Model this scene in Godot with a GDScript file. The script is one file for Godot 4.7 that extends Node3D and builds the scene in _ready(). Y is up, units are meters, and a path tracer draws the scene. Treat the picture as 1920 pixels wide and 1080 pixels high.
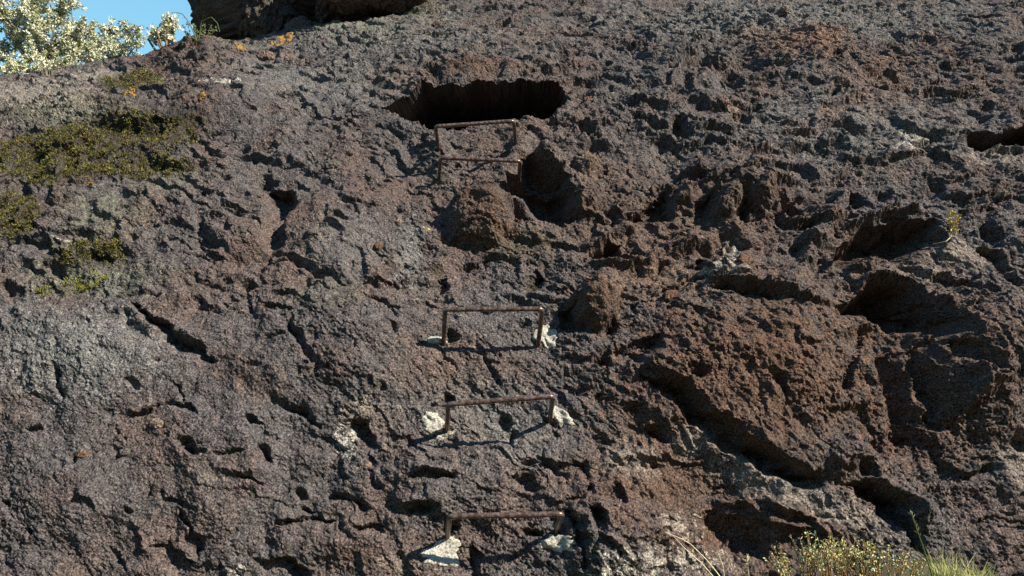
extends Node3D
# A steep face of dark volcanic rock with iron rungs, seen from its foot.
# Places on the rock are given as (X, V): metres across the face, and metres up along its slope from the foot.

const GRIT_GAIN := 2.4  # the grain texture's mean tone is below one
const UNIFORM := 1.05
const INNER := 1120
const OUTER := 24
const GREY_LICHEN := Color(0.125, 0.130, 0.130)
const GREEN_LICHEN := Color(0.108, 0.110, 0.088)
const PALE := Color(0.175, 0.158, 0.142)
const WHITE := Color(0.36, 0.35, 0.31)
const RUST := Color(0.082, 0.051, 0.037)
const TAN := Color(0.13, 0.092, 0.068)
const ORANGE_ROCK := Color(0.13, 0.082, 0.062)
const OLIVE := Color(0.066, 0.060, 0.036)
const MOSS := Color(0.024, 0.022, 0.008)
const YELLOW := Color(0.4, 0.36, 0.12)

var rng := RandomNumberGenerator.new()
var cols := INNER + 2 * OUTER
var rows := 0
var us := PackedFloat32Array()
var vs := PackedFloat32Array()
var base := PackedVector3Array()
var out_dir := PackedVector3Array()
var wx := PackedFloat32Array()
var wv := PackedFloat32Array()
var hn := PackedFloat32Array()
var hi := PackedFloat32Array()
var rough := PackedFloat32Array()
var mottle := PackedFloat32Array()
var tint := PackedColorArray()
var form := PackedVector3Array()
var skin := PackedVector3Array()
var skin_normal := PackedVector3Array()
var slope_v := [0.0, 0.8, 1.6, 2.2, 2.8, 4.0, 5.0, 6.0, 7.0, 8.0, 9.5]
var slope_deg := [73.0, 72.0, 64.0, 56.0, 54.0, 49.0, 44.0, 41.0, 37.0, 30.0, 15.0]


func noise(freq: float, octaves: int, kind := FastNoiseLite.TYPE_SIMPLEX_SMOOTH, seed_value := 1) -> FastNoiseLite:
	var n := FastNoiseLite.new()
	n.noise_type = kind
	n.frequency = freq
	n.seed = seed_value
	n.fractal_type = FastNoiseLite.FRACTAL_FBM if octaves > 1 else FastNoiseLite.FRACTAL_NONE
	n.fractal_octaves = octaves
	return n


# ------------------------------------------------------------------ naming
func tag(o: Node, label: String, category := "", group := "", kind := "") -> void:
	o.set_meta("label", label)
	if category:
		o.set_meta("category", category)
	if group:
		o.set_meta("group", group)
	if kind:
		o.set_meta("kind", kind)


func thing(called: String, at: Vector3) -> Node3D:
	var o := Node3D.new()
	o.name = called
	add_child(o, true)
	o.position = at
	return o


func part(called: String, m: Mesh, mat: Material, parent: Node, at := Vector3.ZERO) -> MeshInstance3D:
	var o := MeshInstance3D.new()
	o.name = called
	o.mesh = m
	o.material_override = mat
	parent.add_child(o, true)
	o.position = at
	return o


# ------------------------------------------------------------------ the rock face: base form
func slope_at(v: float) -> float:
	var k := 0
	while k < slope_v.size() - 2 and v > slope_v[k + 1]:
		k += 1
	return deg_to_rad(lerpf(slope_deg[k], slope_deg[k + 1], clampf((v - slope_v[k]) / (slope_v[k + 1] - slope_v[k]), 0.0, 1.0)))


func early_crest(x: float) -> float:
	var t := 0.9 * tanh(clampf((0.6 - x) / 3.6, 0.0, 2.0) / 0.9)
	return pow(t, 1.3)


func lay_out_face() -> void:
	for k in OUTER:
		us.append(-1.45 + 0.4 * k / OUTER)
	for k in INNER:
		us.append(-UNIFORM + 2.0 * UNIFORM * k / (INNER - 1))
	for k in OUTER:
		us.append(UNIFORM + 0.4 * (k + 1) / OUTER)
	for k in 10:
		vs.append(0.055 * k)
	var v := 0.55
	while v < 7.2:
		vs.append(v)
		v += exp(0.21 * (v - 0.7)) / 265.0
	rows = vs.size()
	var total := rows * cols
	base.resize(total)
	out_dir.resize(total)
	wx.resize(total)
	wv.resize(total)
	hn.resize(total)
	hi.resize(total)
	rough.resize(total)
	rough.fill(1.0)
	var warp_a := noise(7.0, 2, FastNoiseLite.TYPE_SIMPLEX_SMOOTH, 11)
	var warp_b := noise(34.0, 2, FastNoiseLite.TYPE_SIMPLEX_SMOOTH, 12)
	var table := PackedFloat32Array()
	for k in 700:
		table.append(slope_at(k * 0.02))
	for c in cols:
		var y := 0.30
		var z := -2.66
		for r in rows:
			var vv := vs[r]
			var x := us[c] * (2.0 + 0.5 * vv)
			var dv := vv - (vs[r - 1] if r else 0.0)
			var q := (vv + early_crest(x) * maxf(vv - 1.0, 0.0)) * 50.0
			var qi := mini(int(q), 698)
			var th := lerpf(table[qi], table[qi + 1], q - qi)
			y += sin(th) * dv
			z -= cos(th) * dv
			var i := r * cols + c
			base[i] = Vector3(x, y, z + (-0.02 if x < 0.0 else 0.01) * x * x)
			out_dir[i] = Vector3(0.0, cos(th), sin(th))
			wx[i] = x + 0.022 * warp_a.get_noise_2d(x, vv) + 0.006 * warp_b.get_noise_2d(x, vv)
			wv[i] = vv + 0.022 * warp_a.get_noise_2d(x + 31.0, vv) + 0.006 * warp_b.get_noise_2d(x + 17.0, vv)


func row_of(v: float) -> int:
	return clampi(vs.bsearch(v), 0, rows - 1)


func col_of(x: float, r: int) -> int:
	var u := x / (2.0 + 0.5 * vs[r])
	return clampi(OUTER + int((u + UNIFORM) / (2.0 * UNIFORM) * (INNER - 1)), 1, cols - 2)


# ------------------------------------------------------------------ relief written on the face, in metres
func dome(cx: float, cv: float, ax: float, av: float, bx: float, bv: float, h: float, soft := false) -> void:
	var det := ax * bv - av * bx
	if absf(det) < 1e-9:
		return
	var mx := absf(ax) + absf(bx) + 0.04
	var mv := absf(av) + absf(bv) + 0.04
	for r in range(row_of(cv - mv), row_of(cv + mv)):
		for c in range(col_of(cx - mx, r), col_of(cx + mx, r)):
			var i := r * cols + c
			var dx := wx[i] - cx
			var dv := wv[i] - cv
			var p := (dx * bv - dv * bx) / det
			var q := (dv * ax - dx * av) / det
			var d := 1.0 - p * p - q * q
			if d > 0.0:
				hn[i] += h * (d * d if soft else sqrt(d))


func swell(cx: float, cv: float, ax: float, av: float, bx: float, bv: float, h: float) -> void:
	dome(cx, cv, ax * 1.3, av * 1.3, bx * 1.3, bv * 1.3, h, true)


func hollow(p: Array, depth: float, edge: float, into: float) -> void:
	var n := p.size() / 2
	var px := PackedFloat32Array()
	var pv := PackedFloat32Array()
	var x0 := 1e9
	var x1 := -1e9
	var v0 := 1e9
	var v1 := -1e9
	for k in n:
		px.append(p[2 * k])
		pv.append(p[2 * k + 1])
		x0 = minf(x0, px[k])
		x1 = maxf(x1, px[k])
		v0 = minf(v0, pv[k])
		v1 = maxf(v1, pv[k])
	for r in range(row_of(v0 - 0.03), row_of(v1 + 0.03)):
		for c in range(col_of(x0 - 0.03, r), col_of(x1 + 0.03, r)):
			var i := r * cols + c
			var x := wx[i]
			var v := wv[i]
			var inside := false
			var best := 1e9
			var j := n - 1
			for k in n:
				var ex := px[j] - px[k]
				var ev := pv[j] - pv[k]
				var dx := x - px[k]
				var dv := v - pv[k]
				var t := clampf((dx * ex + dv * ev) / (ex * ex + ev * ev + 1e-12), 0.0, 1.0)
				var qx := dx - ex * t
				var qv := dv - ev * t
				best = minf(best, qx * qx + qv * qv)
				if (pv[k] > v) != (pv[j] > v) and x < ex * (v - pv[k]) / (pv[j] - pv[k]) + px[k]:
					inside = not inside
				j = k
			if inside:
				var rise := clampf(0.62 * (v - v0) / maxf(v1 - v0, 0.01) + 0.38 * (x - x0) / maxf(x1 - x0, 0.01), 0.0, 1.0)
				var d := depth * (1.0 - exp(-1.6 * sqrt(best) / edge)) * (1.0 if into > 0.65 else lerpf(0.35, 1.35, rise))
				hn[i] -= d * (1.0 - into)
				hi[i] += d * into


# nearest point of a line: x = signed distance (positive above the line), y = share of the length
func nearest(px: PackedFloat32Array, pv: PackedFloat32Array, at: PackedFloat32Array, x: float, v: float) -> Vector2:
	var best := 1e9
	var out := Vector2(1e9, 0.0)
	for k in px.size() - 1:
		var ex := px[k + 1] - px[k]
		var ev := pv[k + 1] - pv[k]
		var dx := x - px[k]
		var dv := v - pv[k]
		var t := clampf((dx * ex + dv * ev) / (ex * ex + ev * ev + 1e-12), 0.0, 1.0)
		var qx := dx - ex * t
		var qv := dv - ev * t
		var d := qx * qx + qv * qv
		if d < best:
			best = d
			out = Vector2(sqrt(d) * (1.0 if ex * dv - ev * dx > 0.0 else -1.0), lerpf(at[k], at[k + 1], t))
	return out


func along(p: Array, reach: float, mode: int, w: float, h: float) -> void:
	var px := PackedFloat32Array()
	var pv := PackedFloat32Array()
	var at := PackedFloat32Array()
	var x0 := 1e9
	var x1 := -1e9
	var v0 := 1e9
	var v1 := -1e9
	var length := 0.0
	for k in p.size() / 2:
		px.append(p[2 * k])
		pv.append(p[2 * k + 1])
		if k:
			length += Vector2(px[k] - px[k - 1], pv[k] - pv[k - 1]).length()
		at.append(length)
		x0 = minf(x0, px[k])
		x1 = maxf(x1, px[k])
		v0 = minf(v0, pv[k])
		v1 = maxf(v1, pv[k])
	for k in at.size():
		at[k] /= length
	for r in range(row_of(v0 - reach), row_of(v1 + reach)):
		for c in range(col_of(x0 - reach, r), col_of(x1 + reach, r)):
			var i := r * cols + c
			var d := nearest(px, pv, at, wx[i], wv[i])
			if absf(d.x) >= reach:
				continue
			var taper := minf(1.0, 3.5 * minf(d.y, 1.0 - d.y) + (0.35 if mode == 2 else 0.05))
			if mode == 0:
				hn[i] -= 1.7 * h * taper * pow(maxf(0.0, 1.0 - absf(d.x) / (1.25 * w * (0.5 + 0.5 * taper))), 0.6)
			elif mode == 1:
				var near := clampf(1.0 - absf(d.x) / reach, 0.0, 1.0)
				var rise := h * taper * (near * near if d.x > 0.0 else clampf(1.0 + d.x / 0.012, 0.0, 1.0))
				hn[i] += rise
			else:
				var s := 1.0 - d.x * d.x / (w * w)
				if s > 0.0:
					hn[i] += h * taper * s * sqrt(s)


func crack(p: Array, w: float, depth: float) -> void:
	along(p, 1.3 * w + 0.005, 0, w, depth)


func ledge(p: Array, h: float, up: float) -> void:
	along(p, up, 1, up, h)


func rib(p: Array, w: float, h: float) -> void:
	along(p, w, 2, w, h)


func patch_weight(i: int, cx: float, cv: float, ax: float, av: float, bx: float, bv: float, det: float) -> float:
	var dx := wx[i] - cx
	var dv := wv[i] - cv
	var p := (dx * bv - dv * bx) / det
	var q := (dv * ax - dx * av) / det
	return 1.0 - sqrt(p * p + q * q)


func grain(cx: float, cv: float, ax: float, av: float, bx: float, bv: float, k: float) -> void:
	var det := ax * bv - av * bx
	var mx := absf(ax) + absf(bx)
	var mv := absf(av) + absf(bv)
	for r in range(row_of(cv - mv), row_of(cv + mv)):
		for c in range(col_of(cx - mx, r), col_of(cx + mx, r)):
			var i := r * cols + c
			var w := patch_weight(i, cx, cv, ax, av, bx, bv, det)
			if w > 0.0:
				rough[i] *= lerpf(1.0, k, smoothstep(0.0, 0.5, w))


func streaks(cx: float, cv: float, ax: float, av: float, bx: float, bv: float, ux: float, uv: float, amp: float) -> void:
	var n := noise(1.0, 3, FastNoiseLite.TYPE_SIMPLEX_SMOOTH, 31)
	var det := ax * bv - av * bx
	var mx := absf(ax) + absf(bx)
	var mv := absf(av) + absf(bv)
	for r in range(row_of(cv - mv), row_of(cv + mv)):
		for c in range(col_of(cx - mx, r), col_of(cx + mx, r)):
			var i := r * cols + c
			var w := patch_weight(i, cx, cv, ax, av, bx, bv, det)
			if w > 0.0:
				var s := n.get_noise_2d((wx[i] * ux + wv[i] * uv) * 7.0, (wx[i] * uv - wv[i] * ux) * 30.0)
				hn[i] += amp * s * smoothstep(0.0, 0.35, w) * 1.4


func stain(cx: float, cv: float, ax: float, av: float, bx: float, bv: float, col: Color, amt: float, soft: float) -> void:
	var det := ax * bv - av * bx
	if absf(det) < 1e-9:
		return
	var mx := (absf(ax) + absf(bx)) * 1.25
	var mv := (absf(av) + absf(bv)) * 1.25
	for r in range(row_of(cv - mv), row_of(cv + mv)):
		for c in range(col_of(cx - mx, r), col_of(cx + mx, r)):
			var i := r * cols + c
			var w := patch_weight(i, cx, cv, ax, av, bx, bv, det)
			if w > -0.25:
				var m := clampf(w * 1.6 + mottle[i] * 1.5 + 0.05, 0.0, 1.0) if soft > 0.3 else clampf(w * 1.3 + mottle[i] * 4.5 - 0.25, 0.0, 1.0)
				tint[i] = tint[i].lerp(col * (0.75 + 0.9 * absf(mottle[i])), amt * m * minf(1.0, (w + 0.25) * 3.0))


# ------------------------------------------------------------------ the finished skin
func raise_face() -> void:
	var total := rows * cols
	form.resize(total)
	skin.resize(total)
	mottle.resize(total)
	tint.resize(total)
	var big := noise(1.1, 3, FastNoiseLite.TYPE_SIMPLEX_SMOOTH, 2)
	var mid := noise(4.2, 3, FastNoiseLite.TYPE_SIMPLEX, 3)
	var lump := noise(11.0, 1, FastNoiseLite.TYPE_CELLULAR, 4)
	lump.cellular_return_type = FastNoiseLite.RETURN_DISTANCE2_SUB
	lump.cellular_jitter = 1.0
	lump.domain_warp_enabled = true
	lump.domain_warp_amplitude = 0.05
	lump.domain_warp_frequency = 9.0
	var cleft := noise(3.6, 3, FastNoiseLite.TYPE_SIMPLEX_SMOOTH, 15)
	var block := noise(26.0, 2, FastNoiseLite.TYPE_CELLULAR, 5)
	block.cellular_return_type = FastNoiseLite.RETURN_CELL_VALUE
	block.domain_warp_enabled = true
	block.domain_warp_amplitude = 0.03
	block.domain_warp_frequency = 20.0
	var fine := noise(48.0, 4, FastNoiseLite.TYPE_SIMPLEX, 6)
	fine.fractal_gain = 0.62
	var sway := noise(16.0, 3, FastNoiseLite.TYPE_SIMPLEX, 16)
	var where := noise(1.7, 2, FastNoiseLite.TYPE_SIMPLEX_SMOOTH, 7)
	var hue := noise(2.2, 4, FastNoiseLite.TYPE_SIMPLEX_SMOOTH, 8)
	var spots := noise(21.0, 4, FastNoiseLite.TYPE_SIMPLEX, 9)
	var speck := noise(150.0, 2, FastNoiseLite.TYPE_SIMPLEX, 10)
	var grey := Color(0.064, 0.060, 0.062)
	var brown := Color(0.072, 0.058, 0.055)
	var inward := Vector3(0.0, 0.12, -0.99)
	var strata := noise(1.3, 3, FastNoiseLite.TYPE_SIMPLEX_SMOOTH, 21)
	var strata_where := noise(1.9, 3, FastNoiseLite.TYPE_SIMPLEX, 22)
	for i in total:
		var b := base[i]
		var n := out_dir[i]
		var rg := rough[i]
		var x := wx[i]
		var v := wv[i]
		var p := b + n * (hn[i] + 0.05 * big.get_noise_3dv(b)) + inward * hi[i]
		var deep := smoothstep(0.03, 0.14, hi[i] + maxf(0.0, -hn[i]))
		p.x += (0.014 + 0.04 * deep) * sway.get_noise_3dv(p)
		p.y += (0.011 + 0.04 * deep) * sway.get_noise_3d(p.x + 9.0, p.y, p.z)
		var a := where.get_noise_3dv(b)
		var h := 0.032 * (0.3 + 0.7 * rg) * mid.get_noise_3dv(p)
		h += 0.026 * rg * clampf(0.25 + a * 1.6, 0.0, 1.2) * (clampf(lump.get_noise_3dv(p) + 1.0, 0.0, 0.4) - 0.2)
		var c0 := 1.0 - absf(cleft.get_noise_3dv(p))
		h -= 0.011 * rg * clampf(0.4 - a * 1.5, 0.0, 1.2) * pow(c0, 14.0)
		h += 0.004 * rg * block.get_noise_3dv(p)
		# layered ledges: level across the right and the top, dipping to the right on the left side
		var dip := lerpf(0.75, -0.12, smoothstep(-0.9, 0.5, x + 0.25 * (v - 1.5)))
		var bed := v + dip * x + 0.30 * strata.get_noise_2d(x, v)
		var calm := (1.0 - deep) * lerpf(lerpf(0.40, 1.0, smoothstep(1.4, 2.4, v)), 1.0, smoothstep(-0.4, 0.6, x)) * rg
		var right := smoothstep(0.3, 0.9, x) * smoothstep(1.5, 2.0, v) * (1.0 - smoothstep(3.6, 4.4, v))
		calm *= 1.0 + 0.25 * right
		var much := clampf(0.30 + 0.25 * right + 1.5 * strata_where.get_noise_2d(x, v), 0.0, 1.0) * calm
		var t := bed * 4.6
		t -= floorf(t)
		h += 0.050 * much * (minf(1.0 - t, t * 8.0) - 0.4)
		much = clampf(0.25 + 1.6 * strata_where.get_noise_2d(x * 2.1 + 5.0, v * 2.1), 0.0, 1.0) * calm
		t = (bed + 0.07 * strata.get_noise_2d(x * 3.3, v * 3.3)) * 12.5
		t -= floorf(t)
		h += 0.020 * much * (minf(1.0 - t, t * 6.0) - 0.4)
		form[i] = p + n * h
	round_off()
	for r in rows:
		var up := mini(r + 1, rows - 1) * cols
		var down := maxi(r - 1, 0) * cols
		for c in cols:
			var i := r * cols + c
			var q := form[i]
			var n := (form[r * cols + mini(c + 1, cols - 1)] - form[r * cols + maxi(c - 1, 0)]).cross(form[up + c] - form[down + c]).normalized()
			n = (n + out_dir[i] * 0.35).normalized()
			var f := fine.get_noise_3dv(q)
			var rg := rough[i] * clampf(0.70 + 1.7 * where.get_noise_3dv(q), 0.12, 1.5)
			skin[i] = q + n * (0.0075 * (1.0 - 0.6 * smoothstep(0.05, 0.2, hi[i])) * (0.35 + 0.65 * rg) * (f - 2.2 * maxf(0.0, -f - 0.22)))
			var s := spots.get_noise_3dv(q)
			var k := speck.get_noise_3dv(q)
			mottle[i] = s * 0.7 + k * 0.45
			var col := grey.lerp(brown, smoothstep(-0.25, 0.45, hue.get_noise_3dv(base[i]) + 0.35 * s))
			col = col * (1.0 + 0.5 * s + 0.5 * k)
			tint[i] = col


# weathering: steep walls and sharp rims lose their teeth
func round_off() -> void:
	var steep := PackedInt32Array()
	for r in range(12, rows - 1):
		var lim := 2.6 * (vs[r] - vs[r - 1]) + 0.006
		lim *= lim
		for c in range(OUTER, cols - OUTER):
			var i := r * cols + c
			if (form[i + 1] - form[i - 1]).length_squared() > lim or (form[i + cols] - form[i - cols]).length_squared() > lim:
				steep.append(i)
	for pass_no in 14:
		for i in steep:
			form[i] = form[i] * 0.3 + (form[i - 1] + form[i + 1]) * 0.235 + (form[i - cols] + form[i + cols]) * 0.115


func close_face() -> void:
	var total := rows * cols
	skin_normal.resize(total)
	for r in rows:
		var up := mini(r + 1, rows - 1) * cols
		var down := maxi(r - 1, 0) * cols
		for c in cols:
			skin_normal[r * cols + c] = (skin[r * cols + mini(c + 1, cols - 1)] - skin[r * cols + maxi(c - 1, 0)]).cross(skin[up + c] - skin[down + c]).normalized()
	var index := PackedInt32Array()
	index.resize((rows - 1) * (cols - 1) * 6)
	var k := 0
	for r in rows - 1:
		for c in cols - 1:
			var i := r * cols + c
			index[k] = i
			index[k + 1] = i + cols
			index[k + 2] = i + 1
			index[k + 3] = i + 1
			index[k + 4] = i + cols
			index[k + 5] = i + cols + 1
			k += 6
	for i in total:
		tint[i] = tint[i] * GRIT_GAIN
		tint[i].a = 1.0
	var arrays := []
	arrays.resize(Mesh.ARRAY_MAX)
	arrays[Mesh.ARRAY_VERTEX] = skin
	arrays[Mesh.ARRAY_NORMAL] = skin_normal
	arrays[Mesh.ARRAY_COLOR] = tint
	arrays[Mesh.ARRAY_INDEX] = index
	var m := ArrayMesh.new()
	m.add_surface_from_arrays(Mesh.PRIMITIVE_TRIANGLES, arrays)
	face = part("rock_face", m, rock_material(), self)
	tag(face, "steep dark brown volcanic rock face filling the view behind the iron rungs", "rock face", "", "structure")


var face: MeshInstance3D


var rock_mat: StandardMaterial3D


# mineral grain and fine relief at the scale of millimetres, the same from every side
func rock_material() -> StandardMaterial3D:
	if rock_mat:
		return rock_mat
	var g := Gradient.new()
	g.offsets = PackedFloat32Array([0.18, 0.36, 0.50, 0.60, 0.72, 0.84])
	g.colors = PackedColorArray([Color(0.34, 0.325, 0.32), Color(0.52, 0.51, 0.505), Color(0.66, 0.65, 0.645), Color(0.76, 0.755, 0.75), Color(0.94, 0.935, 0.925), Color(1.0, 1.0, 1.0)])
	var grit := NoiseTexture2D.new()
	grit.width = 1024
	grit.height = 1024
	grit.seamless = true
	grit.seamless_blend_skirt = 0.15
	grit.noise = noise(0.17, 4, FastNoiseLite.TYPE_SIMPLEX, 91)
	grit.color_ramp = g
	var relief := NoiseTexture2D.new()
	relief.width = 1024
	relief.height = 1024
	relief.seamless = true
	relief.seamless_blend_skirt = 0.15
	relief.noise = noise(0.08, 4, FastNoiseLite.TYPE_SIMPLEX, 92)
	rock_mat = StandardMaterial3D.new()
	rock_mat.vertex_color_use_as_albedo = true
	rock_mat.albedo_texture = grit
	rock_mat.heightmap_enabled = true
	rock_mat.heightmap_texture = relief
	rock_mat.heightmap_scale = 0.8
	rock_mat.uv1_triplanar = true
	rock_mat.uv1_world_triplanar = true
	rock_mat.uv1_scale = Vector3.ONE * 0.55
	rock_mat.roughness = 1.0
	rock_mat.metallic_specular = 0.12
	return rock_mat


# place on the finished rock: {at, out}; smooth = without the fine grain
func on_rock(x: float, v: float, smooth := false) -> Vector3:
	var r := clampi(row_of(v) - 1, 0, rows - 2)
	var u := x / (2.0 + 0.5 * v)
	var cf := OUTER + (u + UNIFORM) / (2.0 * UNIFORM) * (INNER - 1)
	var c := clampi(int(cf), 0, cols - 2)
	var tr := clampf((v - vs[r]) / (vs[r + 1] - vs[r]), 0.0, 1.0)
	var tc := clampf(cf - c, 0.0, 1.0)
	var g := form if smooth else skin
	return g[r * cols + c].lerp(g[r * cols + c + 1], tc).lerp(g[(r + 1) * cols + c].lerp(g[(r + 1) * cols + c + 1], tc), tr)


func out_of_rock(x: float, v: float) -> Vector3:
	var e := 0.02
	return (on_rock(x + e, v, true) - on_rock(x - e, v, true)).cross(on_rock(x, v + e, true) - on_rock(x, v - e, true)).normalized()


# ------------------------------------------------------------------ small builders
func plain(c: Color, roughness := 0.85) -> StandardMaterial3D:
	var m := StandardMaterial3D.new()
	m.albedo_color = c
	m.roughness = roughness
	return m


func patterned(a: Color, b: Color, c: Color, freq: float, scale: float, roughness: float) -> StandardMaterial3D:
	var g := Gradient.new()
	g.offsets = PackedFloat32Array([0.25, 0.5, 0.75])
	g.colors = PackedColorArray([a, b, c])
	var n := noise(freq, 4, FastNoiseLite.TYPE_SIMPLEX, 77)
	var t := NoiseTexture2D.new()
	t.width = 256
	t.height = 256
	t.seamless = true
	t.noise = n
	t.color_ramp = g
	var m := StandardMaterial3D.new()
	m.albedo_texture = t
	m.uv1_triplanar = true
	m.uv1_world_triplanar = true
	m.uv1_scale = Vector3.ONE * scale
	m.roughness = roughness
	return m


func tube(st: SurfaceTool, path: Array, radii: Array, sides := 10) -> void:
	var n := path.size()
	var side := Vector3.ZERO
	var rings := []
	for k in n:
		var d: Vector3 = (path[mini(k + 1, n - 1)] - path[maxi(k - 1, 0)]).normalized()
		if k == 0:
			side = d.cross(Vector3(0.31, 0.9, 0.28)).normalized()
		side = (side - d * side.dot(d)).normalized()
		var other := d.cross(side)
		var ring := []
		for s in sides:
			var a := TAU * s / sides
			ring.append([path[k] + (side * cos(a) + other * sin(a)) * radii[k], side * cos(a) + other * sin(a)])
		rings.append(ring)
	for k in n - 1:
		for s in sides:
			var t := (s + 1) % sides
			for q in [rings[k][s], rings[k + 1][s], rings[k][t], rings[k][t], rings[k + 1][s], rings[k + 1][t]]:
				st.set_normal(q[1])
				st.add_vertex(q[0])
	for end in [0, n - 1]:
		var mid: Vector3 = path[end]
		var d: Vector3 = (path[end] - path[1 if end == 0 else n - 2]).normalized()
		for s in sides:
			var t := (s + 1) % sides
			var pair := [rings[end][s][0], rings[end][t][0]]
			if end == 0:
				pair.reverse()
			for q in [mid, pair[0], pair[1]]:
				st.set_normal(d)
				st.add_vertex(q)


func begin() -> SurfaceTool:
	var st := SurfaceTool.new()
	st.begin(Mesh.PRIMITIVE_TRIANGLES)
	return st


func tri(st: SurfaceTool, a: Vector3, b: Vector3, c: Vector3, col: Color) -> void:
	var n := (c - a).cross(b - a).normalized()
	for q in [a, b, c]:
		st.set_color(col)
		st.set_normal(n)
		st.add_vertex(q)


# a leaf: pointed, folded a little along its middle
func leaf(st: SurfaceTool, at: Vector3, dir: Vector3, side: Vector3, length: float, width: float, col: Color) -> void:
	var up := dir.cross(side).normalized()
	var mid := at + dir * length * 0.5 + up * width * 0.12
	var tip := at + dir * length
	tri(st, at, mid + side * width * 0.5 + up * width * 0.15, tip, col)
	tri(st, at, tip, mid - side * width * 0.5 + up * width * 0.15, col)


# a blade of grass: a bent strip
func blade(st: SurfaceTool, at: Vector3, dir: Vector3, bend: Vector3, length: float, width: float, col: Color, steps := 4) -> void:
	var side := dir.cross(Vector3(rng.randf_range(-1, 1), 0.2, rng.randf_range(-1, 1))).normalized() * width * 0.5
	var a := at
	for k in steps:
		var t := float(k + 1) / steps
		var b := at + dir * length * t + bend * length * t * t
		var w0 := side * (1.0 - float(k) / steps)
		var w1 := side * (1.0 - t)
		tri(st, a - w0, a + w0, b + w1, col)
		if k < steps - 1:
			tri(st, a - w0, b + w1, b - w1, col)
		a = b


func leafy(backlight := 0.35) -> StandardMaterial3D:
	var m := StandardMaterial3D.new()
	m.vertex_color_use_as_albedo = true
	m.roughness = 0.7
	m.cull_mode = BaseMaterial3D.CULL_DISABLED
	m.backlight_enabled = true
	m.backlight = Color(backlight, backlight, backlight * 0.6)
	return m


func any_dir() -> Vector3:
	return Vector3(rng.randfn(), rng.randfn(), rng.randfn()).normalized()


# a crust that lies on the rock: mortar or lichen, domed, with a ragged rim sunk into the stone
func crust(cx: float, cv: float, ax: float, av: float, bx: float, bv: float, thick: float, ragged: float, seed_value: int, on_grain := false) -> ArrayMesh:
	var st := begin()
	var n := noise(9.0, 3, FastNoiseLite.TYPE_SIMPLEX_SMOOTH, seed_value)
	var f := noise(60.0, 3, FastNoiseLite.TYPE_SIMPLEX, seed_value + 1)
	var o := out_of_rock(cx, cv)
	var rings := 12
	var seg := 36
	var centre := on_rock(cx, cv, true)
	var pts := []
	for r in rings + 1:
		var row := []
		for s in seg:
			var a := TAU * s / seg
			var t := float(r) / rings
			var edge := 1.0 + ragged * (n.get_noise_2d(cos(a) * 0.13, sin(a) * 0.13) * 1.6 + f.get_noise_2d(cos(a) * 0.05, sin(a) * 0.05) * 0.22)
			var x := cx + (ax * cos(a) + bx * sin(a)) * t * edge
			var v := cv + (av * cos(a) + bv * sin(a)) * t * edge
			var q := on_rock(x, v, not on_grain)
			q += o * (thick * (1.0 - pow(t, 6.0)) - (0.012 if t > 0.97 else 0.0) + thick * 0.16 * f.get_noise_3dv(q))
			row.append(q - centre)
		pts.append(row)
	st.set_smooth_group(0)
	for r in rings:
		for s in seg:
			var t := (s + 1) % seg
			for q in [pts[r][s], pts[r + 1][s], pts[r][t], pts[r][t], pts[r + 1][s], pts[r + 1][t]]:
				st.add_vertex(q)
	st.index()
	st.generate_normals()
	return st.commit()


func stone_mesh(size: Vector3, seed_value: int, steps := 18, rough_by := 0.18, flat := 0.75, tone := 0) -> ArrayMesh:
	var st := begin()
	var n := noise(1.1, 5, FastNoiseLite.TYPE_SIMPLEX, seed_value)
	var cell := noise(1.5, 1, FastNoiseLite.TYPE_CELLULAR, seed_value + 3)
	cell.cellular_return_type = FastNoiseLite.RETURN_DISTANCE2_SUB
	var s0 := noise(3.0, 5, FastNoiseLite.TYPE_SIMPLEX, seed_value + 5)
	var base_col: Color = [Color(0.072, 0.066, 0.062), RUST * 1.05, Color(0.115, 0.09, 0.076)][tone]
	for r in steps + 1:
		for s in steps * 2 + 1:
			var lat := PI * r / steps - PI / 2.0
			var lon := TAU * (s % (steps * 2)) / (steps * 2)
			var d := Vector3(cos(lat) * cos(lon), sin(lat), cos(lat) * sin(lon))
			var box := Vector3(signf(d.x) * pow(absf(d.x), flat), signf(d.y) * pow(absf(d.y), flat), signf(d.z) * pow(absf(d.z), flat))
			var f := s0.get_noise_3dv(d * 1.6)
			var p := box * size * (1.0 + rough_by * (n.get_noise_3dv(d) + 0.5 * (clampf(cell.get_noise_3dv(d) + 1.0, 0.0, 0.5) - 0.3) + 0.35 * f))
			var col := base_col * (1.0 + 0.7 * s0.get_noise_3dv(d * 5.0) + 0.4 * f) * GRIT_GAIN
			col.a = 1.0
			st.set_color(col)
			st.add_vertex(p)
	for r in steps:
		for s in steps * 2:
			var i := r * (steps * 2 + 1) + s
			for v in [i, i + 1, i + steps * 2 + 1, i + 1, i + steps * 2 + 2, i + steps * 2 + 1]:
				st.add_index(v)
	st.generate_normals()
	return st.commit()


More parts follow.
